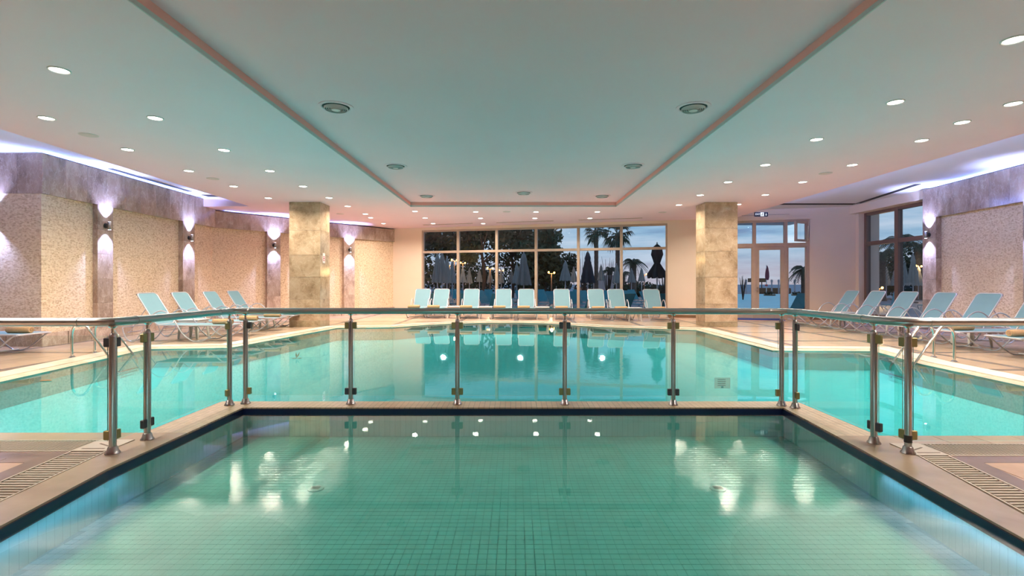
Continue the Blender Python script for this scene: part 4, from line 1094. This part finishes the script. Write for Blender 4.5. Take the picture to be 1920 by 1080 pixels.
# right group
RY = [14.20, 13.20, 12.15, 11.12, 10.10, 9.05, 7.98]
RLB = ['teal sling lounger nearest the corner before the right window', 'teal sling lounger in front of the right window mullion', 'teal sling lounger before the lamp pilaster on the right', 'teal sling lounger before the right stone wall, left one of two with full backs there',
       'teal sling lounger before the right stone wall, right one of two with full backs there', 'teal sling lounger behind the right pool ladder with a rolled towel', 'teal sling lounger cut off by the right edge of the picture']
for i, y in enumerate(RY):
    put(LN, 'L', (7.66, y, 0), -pi/2+.0, RLB[i], G_L)
for i, lb in ((4, 'rolled tan towel on the lounger hidden behind the right railing corner'), (5, 'rolled tan towel right of the right pool ladder'), (6, 'rolled tan towel at the right edge of the picture')):
    towel(7.66, RY[i], -pi/2, .30, lb, pi/2, 0)
for (x, y), lb in zip(((8.83, 13.70), (8.85, 11.63), (8.6, 9.57)), ('white plastic side table between the two farthest right loungers', 'white plastic side table between the third and fourth right loungers', 'white plastic side table beside the lounger at the right edge')):
    put(TB, 'B', (x, y, 0), 0, lb, G_B)

# ------------------------------------------------------------------ bits afloat
M_leaf = simple('dry_leaf', (.10, .075, .02), .7); M_leaf2 = simple('brown_leaf', (.25, .12, .05), .7)
fx, fy = floor_pt(556, 669)
sp_ = thing('floating_sprig', 'small dark sprig of leaves afloat on the big pool below the left column', 'sprig', (fx, fy, -.03))
for i, (a, ln) in enumerate(((2.0, .14), (1.6, .15), (.1, .10), (3.0, .11), (.5, .07), (3.5, .08), (2.6, .05))):
    e = MB(); d = Vector((cos(a), sin(a)*.9)); z2 = .09 if i < 2 else .012
    nrm = Vector((-d.y, d.x))*.012
    e.add([(0, 0, .004), (d.x*ln*.5+nrm.x, d.y*ln*.5+nrm.y, z2*.5+.003), (d.x*ln, d.y*ln, z2), (d.x*ln*.5-nrm.x, d.y*ln*.5-nrm.y, z2*.5+.003), (d.x*ln*.5, d.y*ln*.5, z2*.5-.004)], [(0, 1, 2, 3), (0, 4, 1), (1, 4, 2), (2, 4, 3), (3, 4, 0)])
    e.build('leaf', M_leaf, sp_)
fx, fy = floor_pt(86, 709)
e = MB(); e.lathe([(.01, -.002), (.05, .0), (.045, .006), (.008, .004)], 8); o = e.build('floating_leaf', M_leaf2, None, True); o.location = (fx, fy, -.030); o.scale = (1.5, .7, 1); o['label'] = 'brown leaf afloat near the left edge of the big pool'; o['category'] = 'leaf'
#OUTSIDE
# ------------------------------------------------------------------ outside: terrace, pool, sea
GZ = -.12
M_pave = simple('terrace_paving', (.20, .24, .30), .5, noise=.15, nscale=.6)
b = MB(); b.prism([(-70, 28), (-70, 84), (110, 84), (110, 0), (11.7, 0), (11.7, 16.6), (-5.3, 20.9), (-12.7, 20.9), (-12.7, 12), (-70, 12)], GZ-.3, GZ)
b.build('ground', M_pave, kind='structure')
M_sea = simple('sea_water', (.14, .24, .36), .5, noise=.2, nscale=.05)
b = MB(); b.prism([(-900, 84), (-900, 2400), (1500, 2400), (1500, 84)], -3.2, -3.0); b.build('sea', M_sea, kind='structure')
M_opool = simple('outdoor_pool_water', (.42, .86, .95), .5, spec=.15, noise=.08, nscale=.4)
OP = thing('outdoor_pool', 'pale blue outdoor pool seen through the glazed door', 'pool', (0, 0, 0))
b = MB(); b.prism([(9, 25), (14, 25), (27, 44), (34, 62), (14, 62), (14, 40)], GZ+.005, GZ+.02); b.build('water', M_opool, OP)
b = MB(); b.prism([(8.4, 24.7), (14.2, 24.7), (27.4, 43.9), (34.5, 62.4), (13.6, 62.4), (13.6, 40)], GZ+.0, GZ+.04, holes=[[(9, 25), (14, 25), (27, 44), (34, 62), (14, 62), (14, 40)]]); b.build('edge', M_cop, OP)
# planted islands in the outdoor pool
M_wood = simple('driftwood', (.22, .13, .07), .8); M_frond = simple('palm_frond', (.035, .060, .030), .6, noise=.3, nscale=2); M_frond2 = simple('palm_frond_grey', (.05, .075, .05), .6, noise=.3, nscale=2)
M_trunk = simple('palm_trunk', (.13, .10, .08), .9, noise=.3, nscale=6, bump=.6, bscale=14); M_pine = simple('pine_foliage', (.05, .062, .03), .8, noise=.4, nscale=1); M_bark = simple('bark', (.06, .04, .03), .9)
M_leafd = simple('bush_foliage', (.03, .045, .02), .8, noise=.4, nscale=1)
def wpt(x, y, D, z=None):
    """point at depth D behind image column x / row y"""
    return (k(x)*D, D, H-(y-CY)/FOC*D)
def foliage(blobs, n, size, m, name, parent, seed=1):
    r = random.Random(seed); e = MB(); tot = sum(b_[3]*b_[4]*b_[5] for b_ in blobs)
    for (bx, by, bz, rx, ry, rz) in blobs:
        for _ in range(max(8, int(n*rx*ry*rz/tot))):
            a = r.uniform(0, 2*pi); c = r.uniform(-1, 1); q = r.random()**.4; s_ = (1-c*c)**.5
            p = Vector((bx+rx*q*s_*cos(a), by+ry*q*s_*sin(a), bz+rz*q*c))
            d1 = Vector((r.uniform(-1, 1), r.uniform(-1, 1), r.uniform(-1, 1))).normalized(); d2 = d1.orthogonal().normalized()
            sz = size*r.uniform(.5, 1.3)
            e.add([p-d1*sz, p+d2*sz*.5, p+d1*sz, p-d2*sz*.5], [(0, 1, 2, 3)])
    return e.build(name, m, parent, kind='stuff')
def tree(x, D, top, label, spread=3.0, n=2200, name='pine_tree', m=None, seed=1, trunk_r=.18, base=1.0):
    X = k(x)*D; h_ = H-(top-CY)/FOC*D-GZ; t = thing(name, label, 'tree', (X, D, GZ), 0, 'dark trees beyond the terrace'); r = random.Random(seed)
    e = MB(); e.tube(smoothpts([(0, 0, 0), (.15, 0, h_*.3), (-.1, .1, h_*.6), (.1, 0, h_*.85)], 3), [trunk_r*(1-.07*i) for i in range(10)], 8); e.build('trunk', M_bark, t, True)
    for _ in range(4):
        a = r.uniform(0, 2*pi); z0 = h_*r.uniform(.3, .6); e = MB(); e.tube([(0, 0, z0), (cos(a)*spread*.3, sin(a)*spread*.3, z0+h_*.12), (cos(a)*spread*.6, sin(a)*spread*.6, z0+h_*.2)], [.09, .06, .03], 6); e.build('branch', M_bark, t, True)
    bl = [(r.uniform(-1, 1)*spread*.6, r.uniform(-.6, .6)*spread*.5, h_*r.uniform(base*.35, .9), spread*r.uniform(.35, .6), spread*.45, h_*r.uniform(.12, .2)) for _ in range(9)]
    foliage(bl, n, .24, m or M_pine, 'crown', t, seed)
for i, (x, D, top, sp__, lb, bs) in enumerate(((770, 44, 400, 4.2, 'broad dark pine filling the left of the wide window', .9), (835, 50, 398, 3.6, 'dark pine behind the second window column', 1.3), (905, 42, 408, 2.6, 'dark tree with a bare lower trunk between street lamps', 1.7), (960, 46, 404, 3.6, 'dark spreading pine left of the window middle', 1.1), (1018, 40, 428, 2.4, 'dark rounded tree right of the window middle, its top against the sky', .7), (1045, 52, 455, 2.2, 'low dark tree at the edge of the sky', .5), (690, 55, 380, 5, 'dark pine hidden by the left pier of the window', .9))):
    tree(x, D, top, lb, sp__, 2600, seed=i+3, base=bs)
for i, (x, D, w_, h_, lb) in enumerate(((820, 68, 9, 5.0, 'dark hedge behind the umbrellas at the left of the wide window'), (965, 70, 9, 5.0, 'dark hedge under the pines in the middle of the wide window'), (1160, 56, 5, 1.7, 'low dark shrubs under the palms'), (1205, 50, 3, 1.3, 'low shrubs beside the small palm'))):
    t = thing('hedge', lb, 'hedge', (k(x)*D, D, GZ)); foliage([(-w_*.5, 0, h_*.5, w_*.5, .8, h_*.5), (w_*.4, 0, h_*.45, w_*.5, .8, h_*.5), (0, 0, h_*.3, w_*.9, .8, h_*.35)], 500+int(w_*h_*60), .26, M_leafd, 'foliage', t, i)
# bare twiggy shrubs against the sky
for i, (x, D, top, lb) in enumerate(((1095, 38, 470, 'bare twiggy tree left of the tall palm'), (1140, 42, 478, 'bare twiggy tree between the tall palms'), (1246, 30, 500, 'bare twiggy shrub by the right edge of the wide window'), (1393, 40, 515, 'bare twiggy shrub at the left of the glazed door'))):
    r = random.Random(i+5); t = thing('bare_tree', lb, 'tree', (k(x)*D, D, GZ)); h_ = H-(top-CY)/FOC*D-GZ
    for _ in range(14):
        a = r.uniform(0, 2*pi); l_ = r.uniform(.6, 1)*h_; sx_ = r.uniform(.1, .4)*h_*.5
        e = MB(); e.tube([(0, 0, 0), (cos(a)*sx_*.5, sin(a)*sx_*.5, l_*.5), (cos(a)*sx_+r.uniform(-.1, .1), sin(a)*sx_, l_)], [.04, .025, .008], 5); e.build('branch', M_bark, t)
# palms
def frond_fan(e, base, d, L_, w_, droop, n=9):
    side = d.cross(Vector((0, 0, 1))).normalized(); tip0 = base+d*L_*.45
    for i in range(n):
        a = (i/(n-1)-.5)*2.3; dd = (d*cos(a)+side*sin(a)).normalized(); ln = L_*.6*(1-.25*abs(a)/1.15)
        p1 = tip0+dd*ln*.6; p2 = tip0+dd*ln+Vector((0, 0, -droop*ln)); nn = dd.cross(Vector((0, 0, 1))).normalized()*w_
        e.add([tip0, p1-nn, p2, p1+nn, p1-Vector((0, 0, w_*.5))], [(0, 1, 4), (1, 2, 4), (4, 2, 3), (0, 4, 3)])
def palm(x, D, crown_y, R_, label, fan=True, tr=.17, n=26, seed=0, m=None):
    X = k(x)*D; h_ = H-(crown_y-CY)/FOC*D-GZ; t = thing('palm_tree', label, 'palm', (X, D, GZ)); r = random.Random(seed)
    e = MB(); e.lathe([(tr*1.3, 0), (tr*1.05, .3)]+[(tr*(1 if j % 2 else .93), .3+(h_-.5)*j/24) for j in range(1, 24)]+[(tr*1.15, h_-.2), (tr*.6, h_)], 10); e.build('trunk', M_trunk, t, True)
    for i in range(n):
        a = i*2.399+r.uniform(-.2, .2); el = r.uniform(-.9, 1.1) if fan else r.uniform(-.15, 1.0)
        d = Vector((cos(a)*cos(el), sin(a)*cos(el), sin(el))); b0 = Vector((0, 0, h_-.05)); e = MB()
        if fan:
            e.tube([b0, b0+d*R_*.5], .018, 4); frond_fan(e, b0, d, R_, .05*R_, .55)
        else:
            pts = [b0+Vector((d.x*R_*s_, d.y*R_*s_, d.z*R_*s_-R_*.75*s_*s_)) for s_ in (0, .2, .4, .6, .8, 1.0)]
            e.tube(pts, [.03, .025, .02, .016, .012, .006], 4)
            for j in range(14):
                s_ = .15+.85*j/13; q = s_*5; i0 = min(4, int(q)); p = pts[i0].lerp(pts[i0+1], q-i0); tg = (pts[i0+1]-pts[i0]).normalized(); sd = tg.cross(Vector((0, 0, 1))).normalized()
                for sg_ in (-1, 1):
                    ln = R_*.30*(1-.5*s_); tp = p+sd*sg_*ln*.8+tg*ln*.5-Vector((0, 0, ln*.45)); e.add([p-tg*.03, p+tg*.03, tp], [(0, 1, 2)])
        e.build('frond', m or (M_frond if i % 3 else M_frond2), t)
palm(1118, 40, 434, 1.1, 'tall fan palm left of the pair behind the wide window', True, .17, 30, 1)
palm(1158, 36, 438, 1.25, 'tall fan palm right of the pair behind the wide window', True, .16, 32, 2)
palm(1187, 44, 490, 1.35, 'short feather palm between the tall palm and the dark umbrella', False, .3, 26, 3)
palm(1143, 50, 505, 1.5, 'dark bushy palm between the two tall palm trunks', False, .25, 24, 4)
palm(1168, 52, 512, 1.3, 'low feather palm right of the tall palms', False, .22, 20, 14)
palm(1507, 23.5, 503, .8, 'feather palm cut off by the right edge of the glazed door', False, .12, 24, 5)
palm(1652, 38, 478, 2.2, 'feather palm at the left of the right window', False, .3, 30, 6)
palm(1686, 30, 448, 1.5, 'tall palm behind the mullion of the right window', False, .2, 30, 7)
palm(1722, 42, 462, 2.0, 'palm at the right of the right window', False, .3, 28, 8)
for i, (x, D, w_, h_, lb) in enumerate(((1665, 46, 4, 4.2, 'dark shrubbery behind the left pane of the right window'), (1715, 44, 4, 4.6, 'dark shrubbery behind the right pane of the right window'))):
    t = thing('shrub', lb, 'shrub', (k(x)*D, D, GZ)); foliage([(-w_*.3, 0, h_*.5, w_*.5, 1.2, h_*.5), (w_*.4, 0, h_*.45, w_*.5, 1.2, h_*.45)], 1800, .26, M_leafd, 'foliage', t, i+40)
# closed parasols
M_can = simple('parasol_grey', (.28, .29, .28), .9, noise=.1, nscale=3); M_cand = simple('parasol_dark', (.045, .06, .08), .85, noise=.15, nscale=3)
def parasol(x, D, ytop, ybot, rb, label, m, group, seed=0, waist=False):
    X = k(x)*D; zt = H-(ytop-CY)/FOC*D-GZ; zb = H-(ybot-CY)/FOC*D-GZ; L_ = zt-zb
    t = thing('closed_parasol', label, 'parasol', (X, D, GZ), seed*.7, group)
    e = MB(); e.lathe([(.028, 0), (.028, zt-.1)], 10); e.build('pole', M_lframe, t, True)
    e = MB(); e.box(-.25, .25, -.25, .25, 0, .07, bev=.01); e.build('base_plate', M_joint, t)
    prof = [(0, .95), (.15, 1), (.22, .72), (.5, .62), (.55, .50), (.6, .7), (.95, 1), (1, .97)] if False else None
    if waist: pr = [(.0, .10), (.05, .35), (.12, .55), (.3, .62), (.45, .42), (.56, .30), (.68, .55), (.88, 1.0), (1, .92)]
    else: pr = [(.0, .08), (.05, .25), (.2, .45), (.28, .40), (.5, .62), (.8, .85), (1, 1.0)]
    e = MB(); n = 24; vs = []
    for s_, r_ in pr:
        for i in range(n):
            a = 2*pi*i/n; rr = rb*r_*(1+.22*(1 if i % 3 == 0 else (-.6 if i % 3 == 1 else .1))*min(1, s_*2.5)); vs.append((rr*cos(a), rr*sin(a), zt-s_*L_+(.05*L_*(i % 3 == 1) if s_ == 1 else 0)))
    e.add(vs, [(j*n+i, (j+1)*n+i, (j+1)*n+(i+1) % n, j*n+(i+1) % n) for j in range(len(pr)-1) for i in range(n)]+[tuple(range(n))]); e.build('canopy', m, t, True)
    e = MB(); e.lathe([(rb*.50 if not waist else rb*.36, zt-L_*.54), (rb*.52 if not waist else rb*.37, zt-L_*.57)], 16); e.build('strap', m, t)
    e = MB(); e.lathe([(.02, zt), (.035, zt+.03), (.01, zt+.09)], 8); e.build('finial', M_lframe, t, True)
G_P = 'closed parasols on the terrace'
for i, (x, D, a, c, rb, lb) in enumerate(((820, 27, 476, 530, .26, 'tall grey closed parasol at the far left of the wide window'), (829, 26, 474, 531, .25, 'tall grey closed parasol, second from the left in the wide window'), (838, 30, 482, 531, .24, 'grey closed parasol, third from the left in the wide window'), (848, 32, 490, 531, .24, 'grey closed parasol left of the first mullion'),
    (868, 40, 502, 530, .24, 'small grey closed parasol right of the first mullion'), (880, 42, 504, 531, .24, 'small grey closed parasol left of the brown tree trunk'), (899, 42, 506, 529, .24, 'small grey closed parasol right of the brown tree trunk'), (919, 42, 507, 531, .24, 'small grey closed parasol under the middle street lamp'),
    (940, 42, 508, 531, .24, 'small grey closed parasol right of the second mullion'), (959, 44, 508, 530, .23, 'small grey closed parasol left of the large one'), (969, 34, 496, 532, .27, 'grey closed parasol touching the large one'), (982, 25, 474, 535, .33, 'large grey closed parasol left of the middle mullion'),
    (1010, 44, 500, 531, .22, 'grey closed parasol right of the middle mullion'), (1043, 46, 512, 531, .22, 'small grey closed parasol under the right street lamp'), (1060, 32, 491, 527, .34, 'grey closed parasol right of the bright street lamp'), (1076, 38, 502, 529, .26, 'grey closed parasol left of the fourth mullion'),
    (1127, 38, 497, 526, .26, 'grey closed parasol in front of the white kiosk'), (1156, 34, 496, 531, .26, 'grey closed parasol by the right tall palm trunk'), (1184, 40, 505, 530, .30, 'grey closed parasol below the short palm'), (1203, 36, 503, 528, .22, 'grey closed parasol left of the large dark one'))):
    parasol(x, D, a, c, rb, lb, M_can, G_P, i)
parasol(1102, 24.5, 472, 531, .30, 'large dark closed parasol left of the tall palm trunk', M_cand, G_P, 3)
parasol(1232, 20.6, 458, 522, .34, 'largest dark closed parasol at the right edge of the wide window', M_cand, G_P, 5, True)
for i, (x, D, a, lb) in enumerate(((1640, 40, 505, 'first'), (1647, 40, 504, 'second'), (1654, 41, 503, 'third'), (1662, 42, 502, 'fourth'), (1678, 40, 506, 'fifth'), (1694, 36, 483, 'sixth'), (1712, 34, 477, 'seventh'), (1722, 40, 500, 'eighth'))):
    parasol(x, D, a, 536, .30, 'grey closed parasol, %s from the left through the right window' % lb, M_can, G_P, i)
# outdoor loungers
M_sl2 = simple('outdoor_sling', (.06, .30, .36), .8, noise=.1, nscale=3)
def outdoor_lounger():
    t = thing('outdoor_lounger', 'x', 'sun lounger')
    e = MB()
    for s_ in (-1, 1):
        e.tube([(s_*.3, 0, .3), (s_*.3, .35, .02), (s_*.3, .7, .28), (s_*.3, 1.3, .28), (s_*.3, 1.65, .02), (s_*.3, 1.95, .3)], .014, 5)
    e.build('frame', M_lframe, t)
    e = MB(); e.box(-.29, .29, 0, 1.3, .30, .32); e.build('seat', M_sl2, t)
    e = MB(); c, s_ = cos(.95), sin(.95); vs = [(-.29, 1.3, .3), (.29, 1.3, .3), (.29, 1.3+.75*c, .3+.75*s_), (-.29, 1.3+.75*c, .3+.75*s_)]; vs += [(a, b_+.02, c_-.01) for a, b_, c_ in vs]
    e.add(vs, [(0, 1, 2, 3), (7, 6, 5, 4), (0, 4, 5, 1), (1, 5, 6, 2), (2, 6, 7, 3), (3, 7, 4, 0)]); e.build('backrest', M_sl2, t)
    return t
OL = outdoor_lounger(); _kids[OL.name] = [(c, []) for c in bpy.data.objects if c.parent == OL]
rowsd = [(21.8, 1.25, pi+.35, 'front'), (24.6, 1.1, .5, 'second'), (28.0, 1.1, .5, 'third'), (32.5, 1.15, .5, 'fourth')]
first = True
ORW = ['first', 'second', 'third', 'fourth', 'fifth', 'sixth', 'seventh', 'eighth', 'ninth', 'tenth', 'eleventh', 'twelfth', 'thirteenth', 'fourteenth', 'fifteenth', 'sixteenth']
for D, st_, rz, nm in rowsd:
    X0 = k(800)*D; X1 = k(1245)*D; n = int((X1-X0)/st_); 
    for i in range(n+1):
        x = X0+i*(X1-X0)/n; y = D-.12*(x)
        lb = 'teal lounger outside the wide window, %s from the left in the %s row' % (ORW[i], nm)
        if first: OL.location = (x, y, GZ); OL.rotation_euler = (0, 0, rz); OL['label'] = lb; OL['group'] = 'teal loungers on the terrace'; first = False
        else: dup(OL, (x, y, GZ), rz, lb, 'teal loungers on the terrace')
for i in range(6): dup(OL, (15.6+i*1.5, 23.4-.2*i, GZ), -.9, 'dark teal lounger outside the right window, %s from the left' % ORW[i], 'teal loungers on the terrace')
dup(OL, (9.9, 19.6, GZ), -1.2, 'dark teal lounger outside, at the lower right of the glazed door', 'teal loungers on the terrace')
# street lamps
M_glow = emit('sodium_glow', (1.0, .42, .06), 30)
def street(x, y, D, label, off=.0):
    z = H-(y-CY)/FOC*D; t = thing('street_lamp', label, 'lamp', (k(x)*D, D, GZ)); h_ = z-GZ
    e = MB(); e.lathe([(.06, 0), (.035, h_-.12), (.035, h_-.1)], 8); e.build('pole', M_frame2, t, True)
    e = MB(); e.tube([(-.2, 0, h_-.12), (0, 0, h_-.1), (.2, 0, h_-.14)], .02, 6); e.build('arm', M_frame2, t)
    for s_ in (-.2, .2):
        e = MB(); r_ = .065; e.lathe([(.02, -r_), (r_*.7, -r_*.7), (r_, 0), (r_*.7, r_*.7), (.02, r_)], 12, (0, 0)); o = e.build('globe', M_glow, t, True); o.location = (s_, 0, h_-(.02 if s_ < 0 else .05))
    d = bpy.data.lights.new('street_light', 'POINT'); d.energy = 120; d.color = (1, .55, .2); d.shadow_soft_size = .1; o = bpy.data.objects.new('street_light', d); COL.objects.link(o); o.parent = t; o.location = (0, -.3, h_)
for a in ((852, 487, 40, 'orange street lamp at the left of the wide window'), (868, 492, 46, 'orange street lamp right of the first mullion'), (843, 496, 52, 'small orange street lamp left of the first mullion'), (919, 502, 40, 'bright orange street lamp left of the second mullion'), (940, 506, 54, 'small orange street lamp right of the second mullion'),
          (1034, 510, 36, 'bright orange street lamp right of the middle mullion'), (1208, 513, 46, 'orange lamp post right of the short palm'), (1648, 538, 30, 'yellow lamp low behind the left pane of the right window'), (1723, 498, 40, 'small yellow lamp behind the right pane of the right window')): street(*a)
# kiosk, flag mast, deck fittings
kx, ky = k(1131)*46, 46
t = thing('kiosk', 'small white kiosk with flat roof beyond the terrace', 'kiosk', (kx, ky, GZ))
M_kw = simple('kiosk_wall', (.55, .50, .52), .8)
e = MB(); e.box(-.75, .75, -1, 1, 0, 1.95); e.build('wall_block', M_kw, t)
e = MB(); e.box(-.85, .85, -1.1, 1.1, 1.95, 2.05); e.build('roof_slab', M_kw, t)
e = MB(); e.box(.2, .26, -1.02, -1.0, .9, 1.15); e.build('shutter', M_frame2, t)
t = thing('low_wall', 'sloping peach wall left of the white kiosk', 'wall', (k(1098)*44, 44, GZ)); e = MB(); e.prism([(-.9, 0), (1.7, 0), (.2, .9), (-.6, 1.0)], -.1, .1); o = e.build('wall_slab', simple('peach_plaster', (.60, .36, .25), .8), t); o.rotation_euler = (pi/2, 0, 0)
t = thing('flag_mast', 'slim mast with a furled red flag beyond the outdoor pool', 'flag', (k(1437)*62, 62, GZ))
e = MB(); e.lathe([(.06, 0), (.035, 3.6)], 8); e.build('mast', M_white, t, True)
e = MB(); vs = []; n = 10
for s_, r_ in ((3.5, .03), (3.2, .12), (2.6, .20), (2.1, .22), (1.75, .14)):
    for i in range(n): vs.append((.1+r_*cos(2*pi*i/n)*(1.25 if i % 2 else .8), r_*.6*sin(2*pi*i/n), s_))
e.add(vs, [(j*n+i, (j+1)*n+i, (j+1)*n+(i+1) % n, j*n+(i+1) % n) for j in range(4) for i in range(n)]); e.build('furled_flag', simple('flag_red', (.22, .05, .07), .8), t, True)
e = MB(); e.lathe([(.16, 1.0), (.16, 1.2)], 12); e.build('life_ring', simple('ring_red', (.6, .1, .1), .6), t)
t = thing('pool_bar', 'low brown round bar on the far side of the outdoor pool', 'bar', (k(1447)*66, 66, GZ))
e = MB(); e.box(-2.2, 2.2, -.6, .6, 0, .75, bev=.1); e.build('counter', M_wood, t)
e = MB(); e.box(-2.9, -1.0, -.5, .5, 1.5, 2.0); e.build('board', M_wood, t); 
for sx in (-2.6, -1.3): e = MB(); e.box(sx-.04, sx+.04, -.05, .05, 0, 1.5); e.build('post', M_wood, t)
for i, x in enumerate((1399, 1412, 1447, 1460, 1478, 1490, 1504)):
    t = thing('bollard_lamp', 'pale bollard beyond the outdoor pool, %s from the left through the door' % ORW[i], 'lamp', (k(x)*64, 64, GZ), 0, 'pale bollards by the sea'); e = MB(); e.lathe([(.09, 0), (.09, 1.5), (.13, 1.5), (.13, 1.75), (.03, 1.85)], 10); e.build('post', M_kw, t, True)
for x, y, lb in ((1443, 554, 'small round planter in the outdoor pool, left one'), (1495, 554, 'small round planter in the outdoor pool, right one')):
    D = FOC*(H-GZ)/(y-CY)*.97; t = thing('pool_planter', lb, 'planter', (k(x)*D, D, GZ+.02)); e = MB(); e.lathe([(.55, 0), (.6, .12), (.5, .14)], 14); e.build('tub', M_wood, t, True); foliage([(0, 0, .25, .5, .5, .18)], 60, .16, M_leafd, 'foliage', t, 3)
